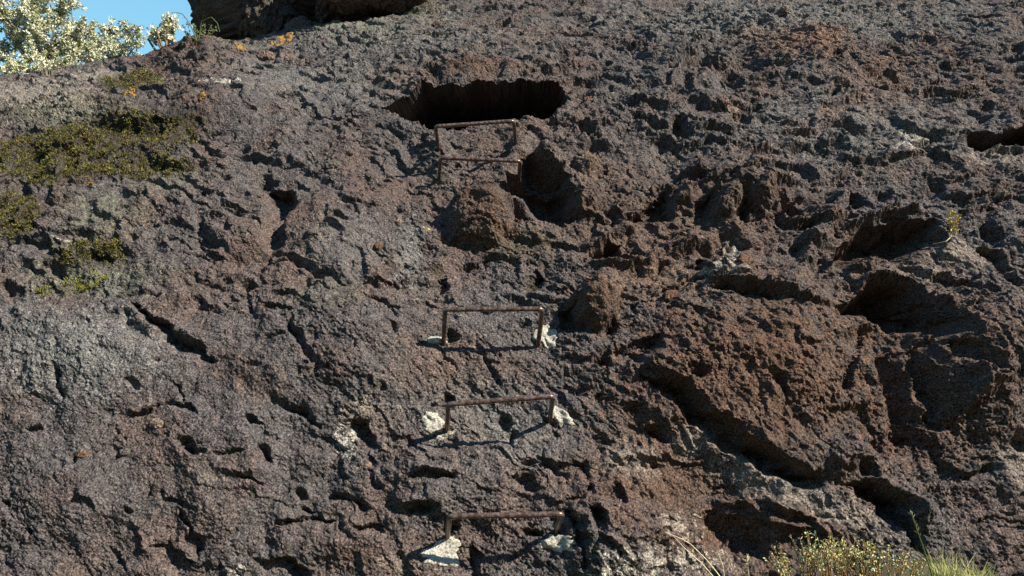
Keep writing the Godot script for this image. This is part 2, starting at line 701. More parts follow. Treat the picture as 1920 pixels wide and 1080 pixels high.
# ------------------------------------------------------------------ things
func rung(left_base: Vector3, left_corner: Vector3, right_corner: Vector3, right_base: Vector3, label: String, mat: Material) -> void:
	var o := thing("iron_rung", (left_base + right_base) * 0.5)
	tag(o, label, "rung", "iron rungs up the rock face")
	var at := o.position
	var rad := 0.0102
	var across := (right_corner - left_corner).normalized()
	var l_dir := (left_base - left_corner).normalized()
	var r_dir := (right_base - right_corner).normalized()
	var bar := []
	var bend := 0.018
	for k in 7:
		var t := k / 6.0
		var a := left_corner + l_dir * bend * (1.0 - t)
		bar.append(a.lerp(left_corner + across * bend * t, t) - at)
	for k in range(1, 10):
		bar.append((left_corner + across * bend).lerp(right_corner - across * bend, k / 10.0) - at + Vector3(0.0, rng.randf_range(-0.0006, 0.0006), rng.randf_range(-0.0006, 0.0006)))
	for k in 7:
		var t := k / 6.0
		bar.append((right_corner - across * bend * (1.0 - t)).lerp(right_corner + r_dir * bend * t, t) - at)
	var radii := []
	for k in bar.size():
		radii.append(rad)
	var st := begin()
	tube(st, bar, radii, 14)
	part("crossbar", st.commit(), mat, o)
	for pair in [[left_corner, l_dir, left_base], [right_corner, r_dir, right_base]]:
		st = begin()
		var from: Vector3 = pair[0] + pair[1] * bend * 0.95
		var to: Vector3 = pair[2] + pair[1] * 0.07
		var path := []
		var rr := []
		for k in 6:
			path.append(from.lerp(to, k / 5.0) - at)
			rr.append(rad * 0.985)
		tube(st, path, rr, 14)
		part("leg", st.commit(), mat, o)


func tuft_mat(places: Array, height: float, width: float, cols_of: Array, per: int, spread: float, lean: float) -> ArrayMesh:
	var st := begin()
	for pl in places:
		for k in per:
			var x: float = pl[0] + rng.randfn() * spread
			var v: float = pl[1] + rng.randfn() * spread * 1.2
			var at := on_rock(x, v, true)
			var o := out_of_rock(pl[0], pl[1])
			var dir := (o + any_dir() * lean + Vector3.UP * 0.3).normalized()
			blade(st, at + o * ((pl[2] if pl.size() > 2 else 0.0) - 0.004), dir, any_dir() * 0.25, height * rng.randf_range(0.5, 1.2), width * rng.randf_range(0.7, 1.3), cols_of[rng.randi() % cols_of.size()], 2)
	return st.commit()


func moss(label: String, cx: float, cv: float, ax: float, av: float, bx: float, bv: float, count: int, seed_value: int, greens: Array) -> void:
	var clump := noise(13.0, 2, FastNoiseLite.TYPE_SIMPLEX_SMOOTH, seed_value)
	var places := []
	var tries := 0
	while places.size() < count and tries < count * 20:
		tries += 1
		var a := rng.randf() * TAU
		var t := sqrt(rng.randf())
		var x := cx + (ax * cos(a) + bx * sin(a)) * t
		var v := cv + (av * cos(a) + bv * sin(a)) * t
		var lift := clump.get_noise_2d(x, v) * 2.4 - 0.22 - 0.20 * t * t
		if lift > 0.0:
			places.append([x, v, minf(lift, 0.5) * 0.035])
	var m := tuft_mat(places, 0.014, 0.006, greens, 8, 0.008, 0.75)
	var o := part("moss_cushion", m, leafy(0.15), self)
	tag(o, label, "moss", "moss growing on the rock", "stuff")


func shrub(called: String, label: String, root: Vector3, clumps: Array, leaves: int, leaf_size: float, seed_value: int, group := "") -> void:
	rng.seed = seed_value
	var o := thing(called, root)
	tag(o, label, "shrub", group)
	var wood := begin()
	var green := begin()
	var shades := [Color(0.52, 0.53, 0.40), Color(0.62, 0.62, 0.53), Color(0.34, 0.36, 0.18), Color(0.66, 0.66, 0.58), Color(0.20, 0.22, 0.09)]
	var weight := 0.0
	for c in clumps:
		weight += c[1] * c[1]
	for c in clumps:
		var to: Vector3 = c[0] - root
		var knee := to * 0.5 + Vector3(rng.randf_range(-0.1, 0.1), 0.05, rng.randf_range(-0.1, 0.1))
		tube(wood, [Vector3(0, -0.1, 0) + any_dir() * 0.03, knee, to, to + any_dir() * c[1] * 0.5], [0.013, 0.009, 0.005, 0.002], 5)
		var twigs := int(6 + c[1] * 30)
		var per := int(leaves * c[1] * c[1] / weight / twigs) + 1
		for t in twigs:
			var d := any_dir()
			d.y = d.y * 0.8 + 0.3
			var start: Vector3 = to + any_dir() * c[1] * 0.35
			var end: Vector3 = to + d.normalized() * c[1] * rng.randf_range(0.55, 1.1)
			tube(wood, [start, start.lerp(end, 0.5) + any_dir() * 0.02, end], [0.004, 0.003, 0.0012], 4)
			for k in per:
				var f := rng.randf()
				var at: Vector3 = start.lerp(end, f) + any_dir() * leaf_size * 0.6
				var dir: Vector3 = ((end - start).normalized() + any_dir() * 1.1).normalized()
				var side: Vector3 = dir.cross(any_dir()).normalized()
				leaf(green, at, dir, side, leaf_size * rng.randf_range(0.6, 1.2), leaf_size * rng.randf_range(0.4, 0.6), shades[rng.randi() % 5])
	part("branches", wood.commit(), plain(Color(0.42, 0.37, 0.30)), o).set_meta("kind", "stuff")
	part("foliage", green.commit(), leafy(0.5), o).set_meta("kind", "stuff")


func small_plant(called: String, label: String, category: String, at: Vector3, height: float, width: float, stems: int, greens: Array, leaf_len: float, seed_value: int, group: String) -> void:
	rng.seed = seed_value
	var o := thing(called, at)
	tag(o, label, category, group)
	var wood := begin()
	var green := begin()
	for s in stems:
		var a := rng.randf() * TAU
		var lean := Vector3(cos(a) * width, 0.0, sin(a) * width * 0.5) * sqrt(rng.randf())
		var foot := lean * 0.35 + Vector3(0, -0.03, 0)
		var top := Vector3(0, height * rng.randf_range(0.55, 1.05), 0) + lean
		var knee := foot.lerp(top, 0.5) + any_dir() * height * 0.07
		tube(wood, [foot, knee, top], [0.0022, 0.0017, 0.001], 5)
		var count := int(8 + height * 70)
		for k in count:
			var f := sqrt(rng.randf()) * 0.85 + 0.15
			var p := foot.lerp(knee, f * 2.0) if f < 0.5 else knee.lerp(top, f * 2.0 - 1.0)
			var dir := (any_dir() + Vector3(0, 0.6, 0)).normalized()
			leaf(green, p, dir, dir.cross(any_dir()).normalized(), leaf_len * rng.randf_range(0.6, 1.2), leaf_len * rng.randf_range(0.35, 0.5), greens[rng.randi() % greens.size()])
	part("stems", wood.commit(), plain(Color(0.45, 0.33, 0.18)), o).set_meta("kind", "stuff")
	part("leaves", green.commit(), leafy(0.35), o).set_meta("kind", "stuff")


func grass_tuft(label: String, at: Vector3, height: float, width: float, count: int, shades: Array, seed_value: int, group: String) -> void:
	rng.seed = seed_value
	var st := begin()
	for k in count:
		var a := rng.randf() * TAU
		var out := Vector3(cos(a), 0.0, sin(a) * 0.6)
		blade(st, out * width * 0.3 * rng.randf() + Vector3(0, -0.03, 0), (Vector3.UP + out * rng.randf_range(0.0, 0.45)).normalized(), out * rng.randf_range(0.0, 0.45) - Vector3.UP * 0.08, height * rng.randf_range(0.5, 1.1), rng.randf_range(0.0025, 0.0045), shades[rng.randi() % shades.size()], 5)
	var o := part("grass_tuft", st.commit(), leafy(0.35), self, at)
	tag(o, label, "grass", group)


func stalk(label: String, path: Array, radius: float, mat: Material, seed_heads: bool, group: String) -> void:
	var o := thing("grass_stalk", path[0])
	tag(o, label, "grass stalk", group)
	var st := begin()
	var pts := []
	var rr := []
	for k in 9:
		var t := k / 8.0 * (path.size() - 1)
		var i := mini(int(t), path.size() - 2)
		pts.append((path[i] as Vector3).lerp(path[i + 1], t - i) - path[0])
		rr.append(radius * (1.0 - 0.6 * k / 8.0))
	tube(st, pts, rr, 5)
	part("stem", st.commit(), mat, o)
	if seed_heads:
		var g := begin()
		for k in 14:
			var p: Vector3 = pts[8].lerp(pts[4], rng.randf())
			var d: Vector3 = ((pts[8] - pts[4]).normalized() + any_dir() * 0.7).normalized()
			leaf(g, p, d, d.cross(any_dir()).normalized(), 0.016, 0.005, Color(0.42, 0.40, 0.22))
		part("spikelets", g.commit(), leafy(0.3), o)


func outcrop(called: String, label: String, at: Vector3, size: Vector3, turn: float, lean: float, seed_value: int, dark: Color, light: Color) -> void:
	var res := 150
	var n := noise(1.1, 3, FastNoiseLite.TYPE_SIMPLEX_SMOOTH, seed_value)
	var c := noise(3.2, 1, FastNoiseLite.TYPE_CELLULAR, seed_value + 1)
	c.cellular_return_type = FastNoiseLite.RETURN_DISTANCE2_SUB
	var f := noise(14.0, 4, FastNoiseLite.TYPE_SIMPLEX, seed_value + 2)
	var s := noise(26.0, 3, FastNoiseLite.TYPE_SIMPLEX, seed_value + 3)
	var st := begin()
	for r in res + 1:
		for q in res * 2 + 1:
			var lat := PI * r / res - PI / 2.0
			var lon := TAU * (q % (res * 2)) / (res * 2)
			var d := Vector3(cos(lat) * cos(lon), sin(lat), cos(lat) * sin(lon))
			var p := Vector3(signf(d.x) * pow(absf(d.x), 0.45), signf(d.y) * pow(absf(d.y), 0.45), signf(d.z) * pow(absf(d.z), 0.45)) * size
			p += d * (0.16 * n.get_noise_3dv(p) + 0.07 * (clampf(c.get_noise_3dv(p) + 1.0, 0.0, 0.5) - 0.3) + 0.05 * f.get_noise_3dv(p))
			p.x *= 1.0 - 0.12 * p.y
			p += Vector3(-sin(turn), 0.0, cos(turn)) * lean * p.y
			var k := s.get_noise_3dv(p)
			var col := dark.lerp(light, smoothstep(-0.3, 0.4, k + n.get_noise_3dv(p * 2.0)))
			col = col * (1.0 + 0.5 * k) * GRIT_GAIN
			col.a = 1.0
			st.set_color(col)
			st.add_vertex(p)
	for r in res:
		for q in res * 2:
			var i := r * (res * 2 + 1) + q
			for v in [i, i + 1, i + res * 2 + 1, i + 1, i + res * 2 + 2, i + res * 2 + 1]:
				st.add_index(v)
	st.generate_normals()
	var o := part(called, st.commit(), rock_material(), self, at)
	o.rotation.y = turn
	tag(o, label, "boulder")


func ground() -> void:
	var st := begin()
	var n := noise(0.9, 4, FastNoiseLite.TYPE_SIMPLEX_SMOOTH, 51)
	var size := 150
	for r in size + 1:
		for c in size + 1:
			var a := 2.0 * c / size - 1.0
			var b := 2.0 * r / size - 1.0
			var x := 4.0 * a + 396.0 * pow(a, 7.0)
			var z := -1.0 + 4.0 * b + 396.0 * pow(b, 7.0)
			var y := 0.22 * smoothstep(0.0, -2.6, z) + 0.05 * n.get_noise_2d(x, z)
			y += 0.80 * exp(-(pow((x - 1.45) / 0.75, 2.0) + pow((z + 2.75) / 0.55, 2.0)))
			var back := maxf(0.0, z - 3.5)
			y += 23.0 * (1.0 - exp(-back / 26.0)) * smoothstep(0.0, 5.0, back) * (0.95 + 0.25 * n.get_noise_2d(x * 0.1, z * 0.1))  # added hillside behind the camera, out of view, to block low sky light
			var k := n.get_noise_2d(x * 6.0, z * 6.0)
			st.set_color(Color(0.055, 0.048, 0.032).lerp(Color(0.042, 0.048, 0.022), smoothstep(-0.2, 0.3, k)))
			st.add_vertex(Vector3(x, y, z))
	for r in size:
		for c in size:
			var i := r * (size + 1) + c
			for v in [i, i + 1, i + size + 1, i + 1, i + size + 2, i + size + 1]:
				st.add_index(v)
	st.generate_normals()
	var earth := StandardMaterial3D.new()
	earth.vertex_color_use_as_albedo = true
	earth.roughness = 1.0
	var o := part("ground", st.commit(), earth, self)
	tag(o, "dry earth and thin turf at the foot of the rock face, with an added unseen slope behind the camera", "ground", "", "structure")


func _ready() -> void:
	rng.seed = 20
	# camera
	var cam := Camera3D.new()
	cam.name = "camera"
	add_child(cam)
	cam.position = Vector3(0.0, 1.6, 0.0)
	cam.rotation_degrees = Vector3(8.0, 0.0, 0.0)
	cam.fov = 41.56
	cam.near = 0.05
	cam.far = 2000.0
	cam.current = true
	# sky and exposure
	var sky_mat := ProceduralSkyMaterial.new()
	sky_mat.sky_top_color = Color(0.10, 0.34, 0.64)
	sky_mat.sky_horizon_color = Color(0.66, 0.92, 1.0)
	sky_mat.sky_curve = 0.55
	sky_mat.ground_bottom_color = Color(0.16, 0.15, 0.12)
	sky_mat.ground_horizon_color = Color(0.34, 0.37, 0.34)
	sky_mat.sun_angle_max = 4.0
	var sky := Sky.new()
	sky.sky_material = sky_mat
	var env := Environment.new()
	env.background_mode = Environment.BG_SKY
	env.sky = sky
	env.tonemap_mode = Environment.TONE_MAPPER_LINEAR
	env.tonemap_exposure = 2.3
	env.background_energy_multiplier = 0.57
	env.sdfgi_enabled = true
	env.ssao_enabled = true
	env.ssil_enabled = true
	var world := WorldEnvironment.new()
	world.name = "world"
	world.environment = env
	add_child(world)
	# sun: high on the right, behind the camera
	var sun := DirectionalLight3D.new()
	sun.name = "sun"
	add_child(sun)
	sun.look_at_from_position(Vector3(6.45, 6.37, 4.23), Vector3.ZERO)
	sun.light_energy = 1.6
	sun.light_color = Color(1.0, 0.955, 0.88)
	sun.light_angular_distance = 0.5
	sun.shadow_enabled = true

	lay_out_face()
	swell(1.029, 1.467, 0.483, -0.277, -0.235, -0.396, 0.14)
	swell(0.336, 0.827, 0.296, 0, -0.012, -0.228, 0.1)
	swell(-1.834, 3.86, 0.543, -0.119, 0.185, -0.591, 0.1)
	swell(-2.354, 4.803, 0.474, -0.232, 0.269, -0.722, 0.12)
	swell(-1.79, 2.466, 0.575, -0.029, 0.179, -0.522, 0.05)
	swell(-0.595, 1.678, 0.553, -0.005, 0.049, -0.441, 0.05)
	swell(1.924, 1.539, 0.226, -0.111, -0.226, -0.35, 0.22)
	swell(-0.163, 1.024, 0.326, 0, 0.004, -0.143, 0.05)
	rib([0.16, 1.686, 0.375, 1.492, 0.598, 1.314, 0.791, 1.16, 0.978, 1.039, 1.216, 0.916, 1.426, 0.802, 1.528, 0.666], 0.121, 0.025)
	hollow([0.494, 1.467, 0.65, 1.395, 0.783, 1.258, 0.915, 1.16, 1.046, 1.086, 1.175, 1.015, 1.158, 0.975, 1.032, 1.001, 0.88, 1.065, 0.714, 1.214, 0.582, 1.36], 0.19, 0.06, 0.55)
	ledge([0.406, 1.619, 0.531, 1.516, 0.655, 1.4, 0.795, 1.269, 0.914, 1.154, 1.047, 1.091, 1.193, 1.025], 0.05, 0.2)
	rib([1.106, 1.076, 1.315, 1.108, 1.422, 1.046, 1.496, 0.937, 1.553, 0.812], 0.096, 0.06)
	hollow([-0.741, 3.454, -0.631, 3.508, -0.553, 3.639, -0.434, 3.71, -0.298, 3.633, -0.196, 3.692, -0.006, 3.627, 0.146, 3.681, 0.289, 3.611, 0.339, 3.475, 0.251, 3.321, 0.006, 3.233, -0.266, 3.208, -0.436, 3.176, -0.621, 3.287, -0.775, 3.444], 1, 0.035, 0.9)
	dome(-0.327, 3.802, 0.121, -0.019, 0.006, -0.111, 0.03)
	rib([-0.574, 3.859, -0.374, 3.923, -0.101, 3.862, 0.167, 3.841, 0.357, 3.687], 0.116, 0.03)
	dome(-0.553, 3.639, 0.082, 0.021, 0.012, -0.074, 0.05)
	hollow([2.385, 2.951, 2.488, 3.008, 2.558, 2.976, 2.769, 3.06, 2.95, 3.064, 2.842, 2.842, 2.594, 2.854, 2.43, 2.802, 2.377, 2.85], 0.35, 0.04, 0.8)
	ledge([2.405, 2.789, 2.509, 2.814, 2.728, 2.826], 0.05, 0.06)
	hollow([-2.774, 3.543, -2.576, 3.623, -2.286, 3.432, -2.157, 3.472, -1.961, 3.384, -2.079, 3.199, -2.259, 3.157, -2.487, 3.249], 0.11, 0.06, 0.5)
	ledge([-2.776, 3.512, -2.562, 3.555, -2.246, 3.368, -1.961, 3.357], 0.07, 0.1)
	hollow([-2.85, 2.978, -2.96, 3.216, -2.881, 3.302, -2.723, 3.16, -2.645, 2.993, -2.712, 2.919], 0.09, 0.05, 0.5)
	dome(-2.723, 2.785, 0.053, -0.004, 0.04, -0.076, -0.05)
	ledge([-2.114, 3.104, -1.955, 2.951, -1.811, 2.874, -1.732, 2.931, -1.62, 2.922], 0.06, 0.12)
	ledge([-1.586, 3.017, -1.343, 2.926, -1.144, 2.859, -1.041, 2.778, -0.912, 2.76], 0.04, 0.08)
	dome(-1.306, 2.737, 0.059, -0.004, 0.02, -0.083, -0.06)
	hollow([-1.285, 2.661, -1.15, 2.653, -1.071, 2.499, -1.111, 2.354, -1.085, 2.178, -1.172, 2.195, -1.242, 2.339, -1.262, 2.491], 0.15, 0.05, 0.7)
	ledge([-1.483, 2.519, -1.403, 2.481, -1.257, 2.449], 0.03, 0.06)
	crack([-1.177, 2.196, -1.053, 2.119, -0.926, 2.012, -0.843, 1.957, -0.721, 1.925], 0.02, 0.04)
	ledge([-1.154, 2.173, -1.037, 2.105, -0.916, 1.999, -0.719, 1.915], 0.02, 0.08)
	dome(-1.347, 2.265, 0.166, -0.006, 0.046, -0.177, 0.05)
	crack([-1.503, 2.423, -1.392, 2.438, -1.265, 2.368, -1.173, 2.221, -1.143, 2.101, -1.184, 2.026], 0.018, 0.03)
	dome(-1.172, 2.105, 0.029, 0.027, 0.016, -0.025, -0.04)
	dome(-1.206, 1.946, 0.034, -0.019, -0.006, -0.053, -0.05)
	dome(-1.292, 1.971, 0.023, -0.001, 0.009, -0.034, -0.03)
	crack([-1.582, 2.447, -1.509, 2.291, -1.427, 2.189, -1.33, 2.121], 0.021, 0.025)
	ledge([-1.789, 2.334, -1.722, 2.363, -1.627, 2.351, -1.526, 2.276], 0.035, 0.05)
	ledge([-1.973, 2.591, -1.926, 2.607, -1.845, 2.584], 0.025, 0.04)
	ledge([-2.413, 2.329, -2.295, 2.26, -2.171, 2.232], 0.04, 0.05)
	hollow([-2.047, 2.14, -1.989, 2.164, -1.907, 2.139, -1.902, 2.092, -2.004, 2.092], 0.05, 0.02, 0.55)
	crack([-2.278, 2.137, -2.194, 2.084, -2.087, 2.01], 0.025, 0.035)
	dome(-2.33, 2.095, 0.044, -0.015, 0.006, -0.021, -0.03)
	dome(-2.378, 1.956, 0.041, -0.001, 0.013, -0.028, -0.04)
	ledge([-1.718, 2.253, -1.641, 2.182, -1.623, 2.108], 0.02, 0.04)
	dome(-2.512, 2.285, 0.047, -0.002, 0.025, -0.049, -0.03)
	hollow([-1.721, 1.841, -1.669, 1.828, -1.585, 1.738, -1.501, 1.699, -1.41, 1.63, -1.315, 1.58, -1.253, 1.543, -1.245, 1.492, -1.296, 1.533, -1.388, 1.539, -1.464, 1.587, -1.53, 1.659, -1.628, 1.735], 0.11, 0.03, 0.7)
	hollow([-1.742, 1.773, -1.723, 1.798, -1.68, 1.73, -1.574, 1.654, -1.545, 1.615, -1.614, 1.629, -1.705, 1.687], 0.05, 0.02, 0.55)
	dome(-1.601, 1.712, 0.105, -0.077, -0.011, -0.032, 0.02)
	ledge([-1.674, 1.828, -1.502, 1.704, -1.319, 1.586, -1.25, 1.533], 0.025, 0.1)
	crack([-1.957, 1.548, -1.925, 1.474, -1.894, 1.394, -1.832, 1.334], 0.014, 0.02)
	dome(-1.76, 1.622, 0.019, 0, 0.005, -0.014, -0.02)
	ledge([-1.568, 1.287, -1.516, 1.308, -1.435, 1.324], 0.025, 0.05)
	hollow([-1.436, 1.327, -1.362, 1.317, -1.286, 1.317, -1.246, 1.276, -1.284, 1.266, -1.368, 1.289], 0.05, 0.02, 0.55)
	hollow([-1.56, 1.289, -1.503, 1.312, -1.427, 1.327, -1.431, 1.308, -1.494, 1.275, -1.548, 1.28], 0.04, 0.015, 0.55)
	crack([-1.304, 1.19, -1.258, 1.151, -1.22, 1.112], 0.019, 0.03)
	dome(-1.24, 1.134, 0.018, -0.011, -0.009, -0.019, -0.03)
	crack([-1.177, 1.108, -1.105, 1.109, -1.025, 1.113], 0.011, 0.02)
	dome(-1.041, 1.253, 0.033, -0.018, -0.007, -0.02, -0.04)
	dome(-0.96, 1.118, 0.018, 0.009, 0.019, -0.031, -0.05)
	hollow([-1.339, 0.954, -1.333, 0.995, -1.311, 0.963, -1.248, 0.931, -1.176, 0.908, -1.177, 0.896, -1.255, 0.913, -1.311, 0.933], 0.04, 0.015, 0.55)
	dome(-1.565, 1.107, 0.015, 0, 0.007, -0.026, -0.025)
	dome(-1.716, 1.101, 0.02, 0, 0.004, -0.013, -0.025)
	dome(-1.95, 0.917, 0.026, 0, 0.005, -0.016, -0.03)
	dome(-1.818, 0.823, 0.021, 0, 0.003, -0.012, -0.03)
	dome(-1.441, 0.908, 0.025, 0, 0.003, -0.012, -0.03)
	dome(-1.178, 0.788, 0.04, 0, 0.006, -0.03, -0.05)
	hollow([-1.347, 0.783, -1.272, 0.793, -1.198, 0.746, -1.15, 0.706, -1.059, 0.729, -1.043, 0.638, -1.22, 0.636, -1.295, 0.708], 0.05, 0.03, 0.55)
	crack([-1.51, 0.781, -1.45, 0.725, -1.412, 0.692], 0.012, 0.02)
	hollow([-0.959, 0.73, -0.823, 0.749, -0.74, 0.713, -0.71, 0.622, -0.943, 0.621], 0.06, 0.03, 0.55)
	crack([-0.919, 0.859, -0.799, 0.867, -0.635, 0.876], 0.01, 0.025)
	dome(-0.938, 1.191, 0.017, 0, 0.003, -0.018, -0.02)
	dome(-0.84, 1.294, 0.029, -0.016, -0.008, -0.02, -0.035)
	crack([-1, 1.362, -0.905, 1.322, -0.829, 1.276, -0.732, 1.227], 0.013, 0.025)
	dome(-0.814, 0.982, 0.028, -0.01, -0.004, -0.017, -0.04)
	dome(-0.772, 0.912, 0.04, -0.013, -0.005, -0.02, -0.045)
	hollow([-1.093, 1.784, -1.066, 1.804, -0.972, 1.773, -0.963, 1.738, -1.036, 1.739], 0.04, 0.015, 0.55)
	crack([-0.967, 1.749, -0.934, 1.653, -0.871, 1.583, -0.8, 1.47], 0.016, 0.03)
	dome(-0.798, 1.485, 0.016, 0, 0.005, -0.037, -0.035)
	dome(-0.926, 1.647, 0.025, -0.021, -0.008, -0.015, -0.03)
	dome(-0.62, 1.895, 0.044, -0.015, -0.003, -0.03, -0.045)
	dome(-0.514, 1.671, 0.021, 0, 0.002, -0.022, -0.025)
	dome(-0.505, 1.644, 0.014, 0, 0.002, -0.022, -0.02)
	dome(-0.569, 1.426, 0.022, 0, 0.002, -0.017, -0.025)
	dome(-0.518, 1.401, 0.015, 0, 0.002, -0.019, -0.025)
	dome(-0.621, 1.106, 0.012, 0, 0.001, -0.013, -0.015)
	ledge([-0.864, 1.625, -0.706, 1.47, -0.568, 1.421], 0.008, 0.05)
	hollow([-0.661, 1.236, -0.63, 1.267, -0.56, 1.249, -0.527, 1.17, -0.558, 1.136, -0.607, 1.17, -0.644, 1.2], 0.09, 0.02, 0.55)
	hollow([-0.562, 1.136, -0.532, 1.106, -0.522, 1.043, -0.479, 0.989, -0.541, 0.999, -0.551, 1.064], 0.06, 0.02, 0.55)
	hollow([-0.4, 1.029, -0.328, 1.05, -0.225, 1.036, -0.23, 1.011, -0.345, 0.993, -0.391, 1.005], 0.06, 0.015, 0.55)
	ledge([-0.419, 1.038, -0.328, 1.056, -0.215, 1.044], 0.03, 0.05)
	ledge([-0.438, 0.927, -0.362, 0.939, -0.271, 0.919], 0.04, 0.06)
	hollow([-0.431, 0.907, -0.362, 0.933, -0.277, 0.923, -0.288, 0.892, -0.415, 0.884], 0.05, 0.015, 0.55)
	hollow([-0.592, 0.853, -0.518, 0.864, -0.476, 0.845, -0.474, 0.819, -0.532, 0.803], 0.06, 0.02, 0.55)
	dome(-0.647, 0.958, 0.048, -0.016, -0.004, -0.017, -0.035)
	dome(-0.58, 0.932, 0.033, -0.018, -0.007, -0.014, -0.03)
	hollow([-0.338, 1.308, -0.31, 1.34, -0.282, 1.387, -0.247, 1.387, -0.232, 1.322, -0.267, 1.299], 0.06, 0.02, 0.55)
	dome(-0.032, 1.267, 0.028, 0, 0, -0.031, -0.05)
	crack([-0.025, 1.236, -0.01, 1.203, -0.021, 1.17], 0.019, 0.03)
	dome(-0.259, 1.653, 0.025, 0, 0.002, -0.038, -0.05)
	dome(-0.112, 1.812, 0.037, 0, 0, -0.018, -0.02)
	hollow([-0.358, 1.875, -0.358, 1.94, -0.3, 1.984, -0.279, 1.901], 0.07, 0.015, 0.55)
	hollow([0.062, 1.887, 0.068, 1.997, 0.107, 2.042, 0.141, 2.012, 0.119, 1.896], 0.08, 0.015, 0.55)
	crack([-0.881, 2.474, -0.77, 2.453, -0.635, 2.439], 0.014, 0.02)
	crack([-0.911, 2.362, -0.834, 2.343, -0.774, 2.294], 0.016, 0.02)
	crack([-0.157, 1.595, -0.099, 1.493, -0.022, 1.372], 0.013, 0.02)
	crack([-0.52, 1.85, -0.376, 1.83, -0.259, 1.84], 0.009, 0.01)
	crack([-0.293, 1.6, -0.242, 1.469, -0.201, 1.42], 0.011, 0.012)
	swell(-0.117, 2.377, 0.208, -0.006, 0.004, -0.196, 0.05)
	hollow([0.074, 2.889, 0.146, 2.818, 0.2, 2.76, 0.291, 2.693, 0.308, 2.609, 0.29, 2.456, 0.311, 2.376, 0.236, 2.32, 0.11, 2.429, 0.005, 2.473, -0.065, 2.575, -0.039, 2.688, 0.044, 2.693], 0.25, 0.045, 0.7)
	hollow([0.055, 2.64, 0.298, 2.622, 0.338, 2.383, 0.235, 2.294, 0.104, 2.398], 0.12, 0.05, 0.6)
	dome(0.197, 2.816, 0.089, -0.076, -0.029, -0.093, 0.06)
	dome(0.047, 2.384, 0.062, -0.002, -0.001, -0.063, -0.08)
	hollow([-0.01, 2.425, 0.105, 2.429, 0.113, 2.328, 0.005, 2.331], 0.06, 0.015, 0.55)
	dome(0.153, 2.274, 0.092, -0.002, -0.001, -0.052, 0.03)
	dome(0.403, 2.798, 0.083, -0.003, -0.008, -0.112, 0.07)
	hollow([0.385, 2.707, 0.442, 2.796, 0.499, 2.822, 0.491, 2.721, 0.46, 2.678], 0.07, 0.015, 0.55)
	dome(0.36, 2.494, 0.095, -0.003, -0.006, -0.09, 0.05)
	hollow([0.283, 2.432, 0.416, 2.396, 0.572, 2.4, 0.618, 2.345, 0.462, 2.326, 0.284, 2.346], 0.06, 0.02, 0.55)
	hollow([0.551, 2.347, 0.663, 2.47, 0.781, 2.56, 0.797, 2.453, 0.788, 2.352], 0.16, 0.04, 0.7)
	dome(0.49, 2.41, 0.036, -0.001, -0.004, -0.047, -0.05)
	hollow([0.848, 2.344, 0.895, 2.445, 0.974, 2.476, 0.971, 2.374, 0.932, 2.313], 0.09, 0.02, 0.55)
	ledge([0.827, 2.697, 0.934, 2.714, 1.067, 2.695], 0.06, 0.06)
	dome(0.939, 2.661, 0.114, -0.001, -0.007, -0.044, -0.06)
	dome(1.242, 2.675, 0.043, 0, -0.01, -0.044, -0.05)
	dome(0.853, 2.509, 0.069, 0, -0.014, -0.09, 0.05)
	dome(1.038, 2.428, 0.078, -0.001, -0.019, -0.102, 0.06)
	dome(1.234, 2.45, 0.064, -0.029, -0.046, -0.115, 0.06)
	dome(1.17, 2.565, 0.069, -0.001, -0.012, -0.058, 0.05)
	crack([1.154, 2.565, 1.143, 2.435, 1.104, 2.319], 0.021, 0.04)
	crack([1.346, 2.592, 1.354, 2.473, 1.303, 2.325], 0.031, 0.07)
	dome(1.347, 2.709, 0.038, 0, -0.013, -0.053, -0.06)
	dome(1.359, 2.39, 0.051, 0, -0.019, -0.077, -0.07)
	hollow([1.649, 2.559, 1.711, 2.592, 1.761, 2.566, 1.763, 2.476, 1.71, 2.421, 1.613, 2.438], 0.09, 0.02, 0.55)
	dome(1.849, 2.531, 0.034, -0.001, -0.012, -0.037, -0.05)
	crack([1.612, 2.653, 1.587, 2.527, 1.5, 2.4], 0.018, 0.03)
	dome(1.466, 2.369, 0.053, -0.035, -0.04, -0.079, 0.04)
	rib([1.69, 2.609, 1.542, 2.369, 1.375, 2.116, 1.227, 1.895], 0.058, 0.05)
	dome(2.118, 2.581, 0.041, -0.001, -0.028, -0.075, -0.06)
	hollow([1.441, 2.001, 1.512, 2.157, 1.654, 2.255, 1.846, 2.297, 1.974, 2.266, 1.976, 2.18, 1.852, 2.086, 1.74, 2.034, 1.661, 2.087, 1.538, 1.991], 0.28, 0.08, 0.7)
	ledge([1.55, 2.22, 1.725, 2.306, 1.884, 2.334, 1.996, 2.288], 0.09, 0.14)
	dome(1.98, 2.169, 0.038, 0, -0.018, -0.049, -0.07)
	hollow([2.109, 2.123, 2.18, 2.146, 2.225, 2.082, 2.225, 1.98, 2.236, 1.871, 2.196, 1.883, 2.176, 1.961, 2.136, 2.037], 0.1, 0.02, 0.55)
	hollow([2.311, 2.467, 2.361, 2.49, 2.28, 2.321, 2.202, 2.213, 2.183, 2.227], 0.08, 0.02, 0.55)
	hollow([0.304, 2.035, 0.384, 2.131, 0.456, 2.2, 0.514, 2.174, 0.51, 2.081, 0.589, 1.983, 0.486, 2.029], 0.13, 0.02, 0.55)
	ledge([0.346, 2.125, 0.479, 2.229, 0.651, 2.3], 0.05, 0.08)
	hollow([0.846, 2.079, 0.884, 2.099, 0.875, 1.926, 0.805, 1.823, 0.764, 1.881, 0.782, 2.004], 0.1, 0.02, 0.55)
	dome(0.938, 1.988, 0.062, 0, -0.011, -0.063, 0.05)
	dome(1.024, 2.004, 0.061, -0.033, -0.036, -0.078, 0.05)
	crack([0.933, 2.102, 0.979, 2.02, 0.992, 1.957], 0.017, 0.03)
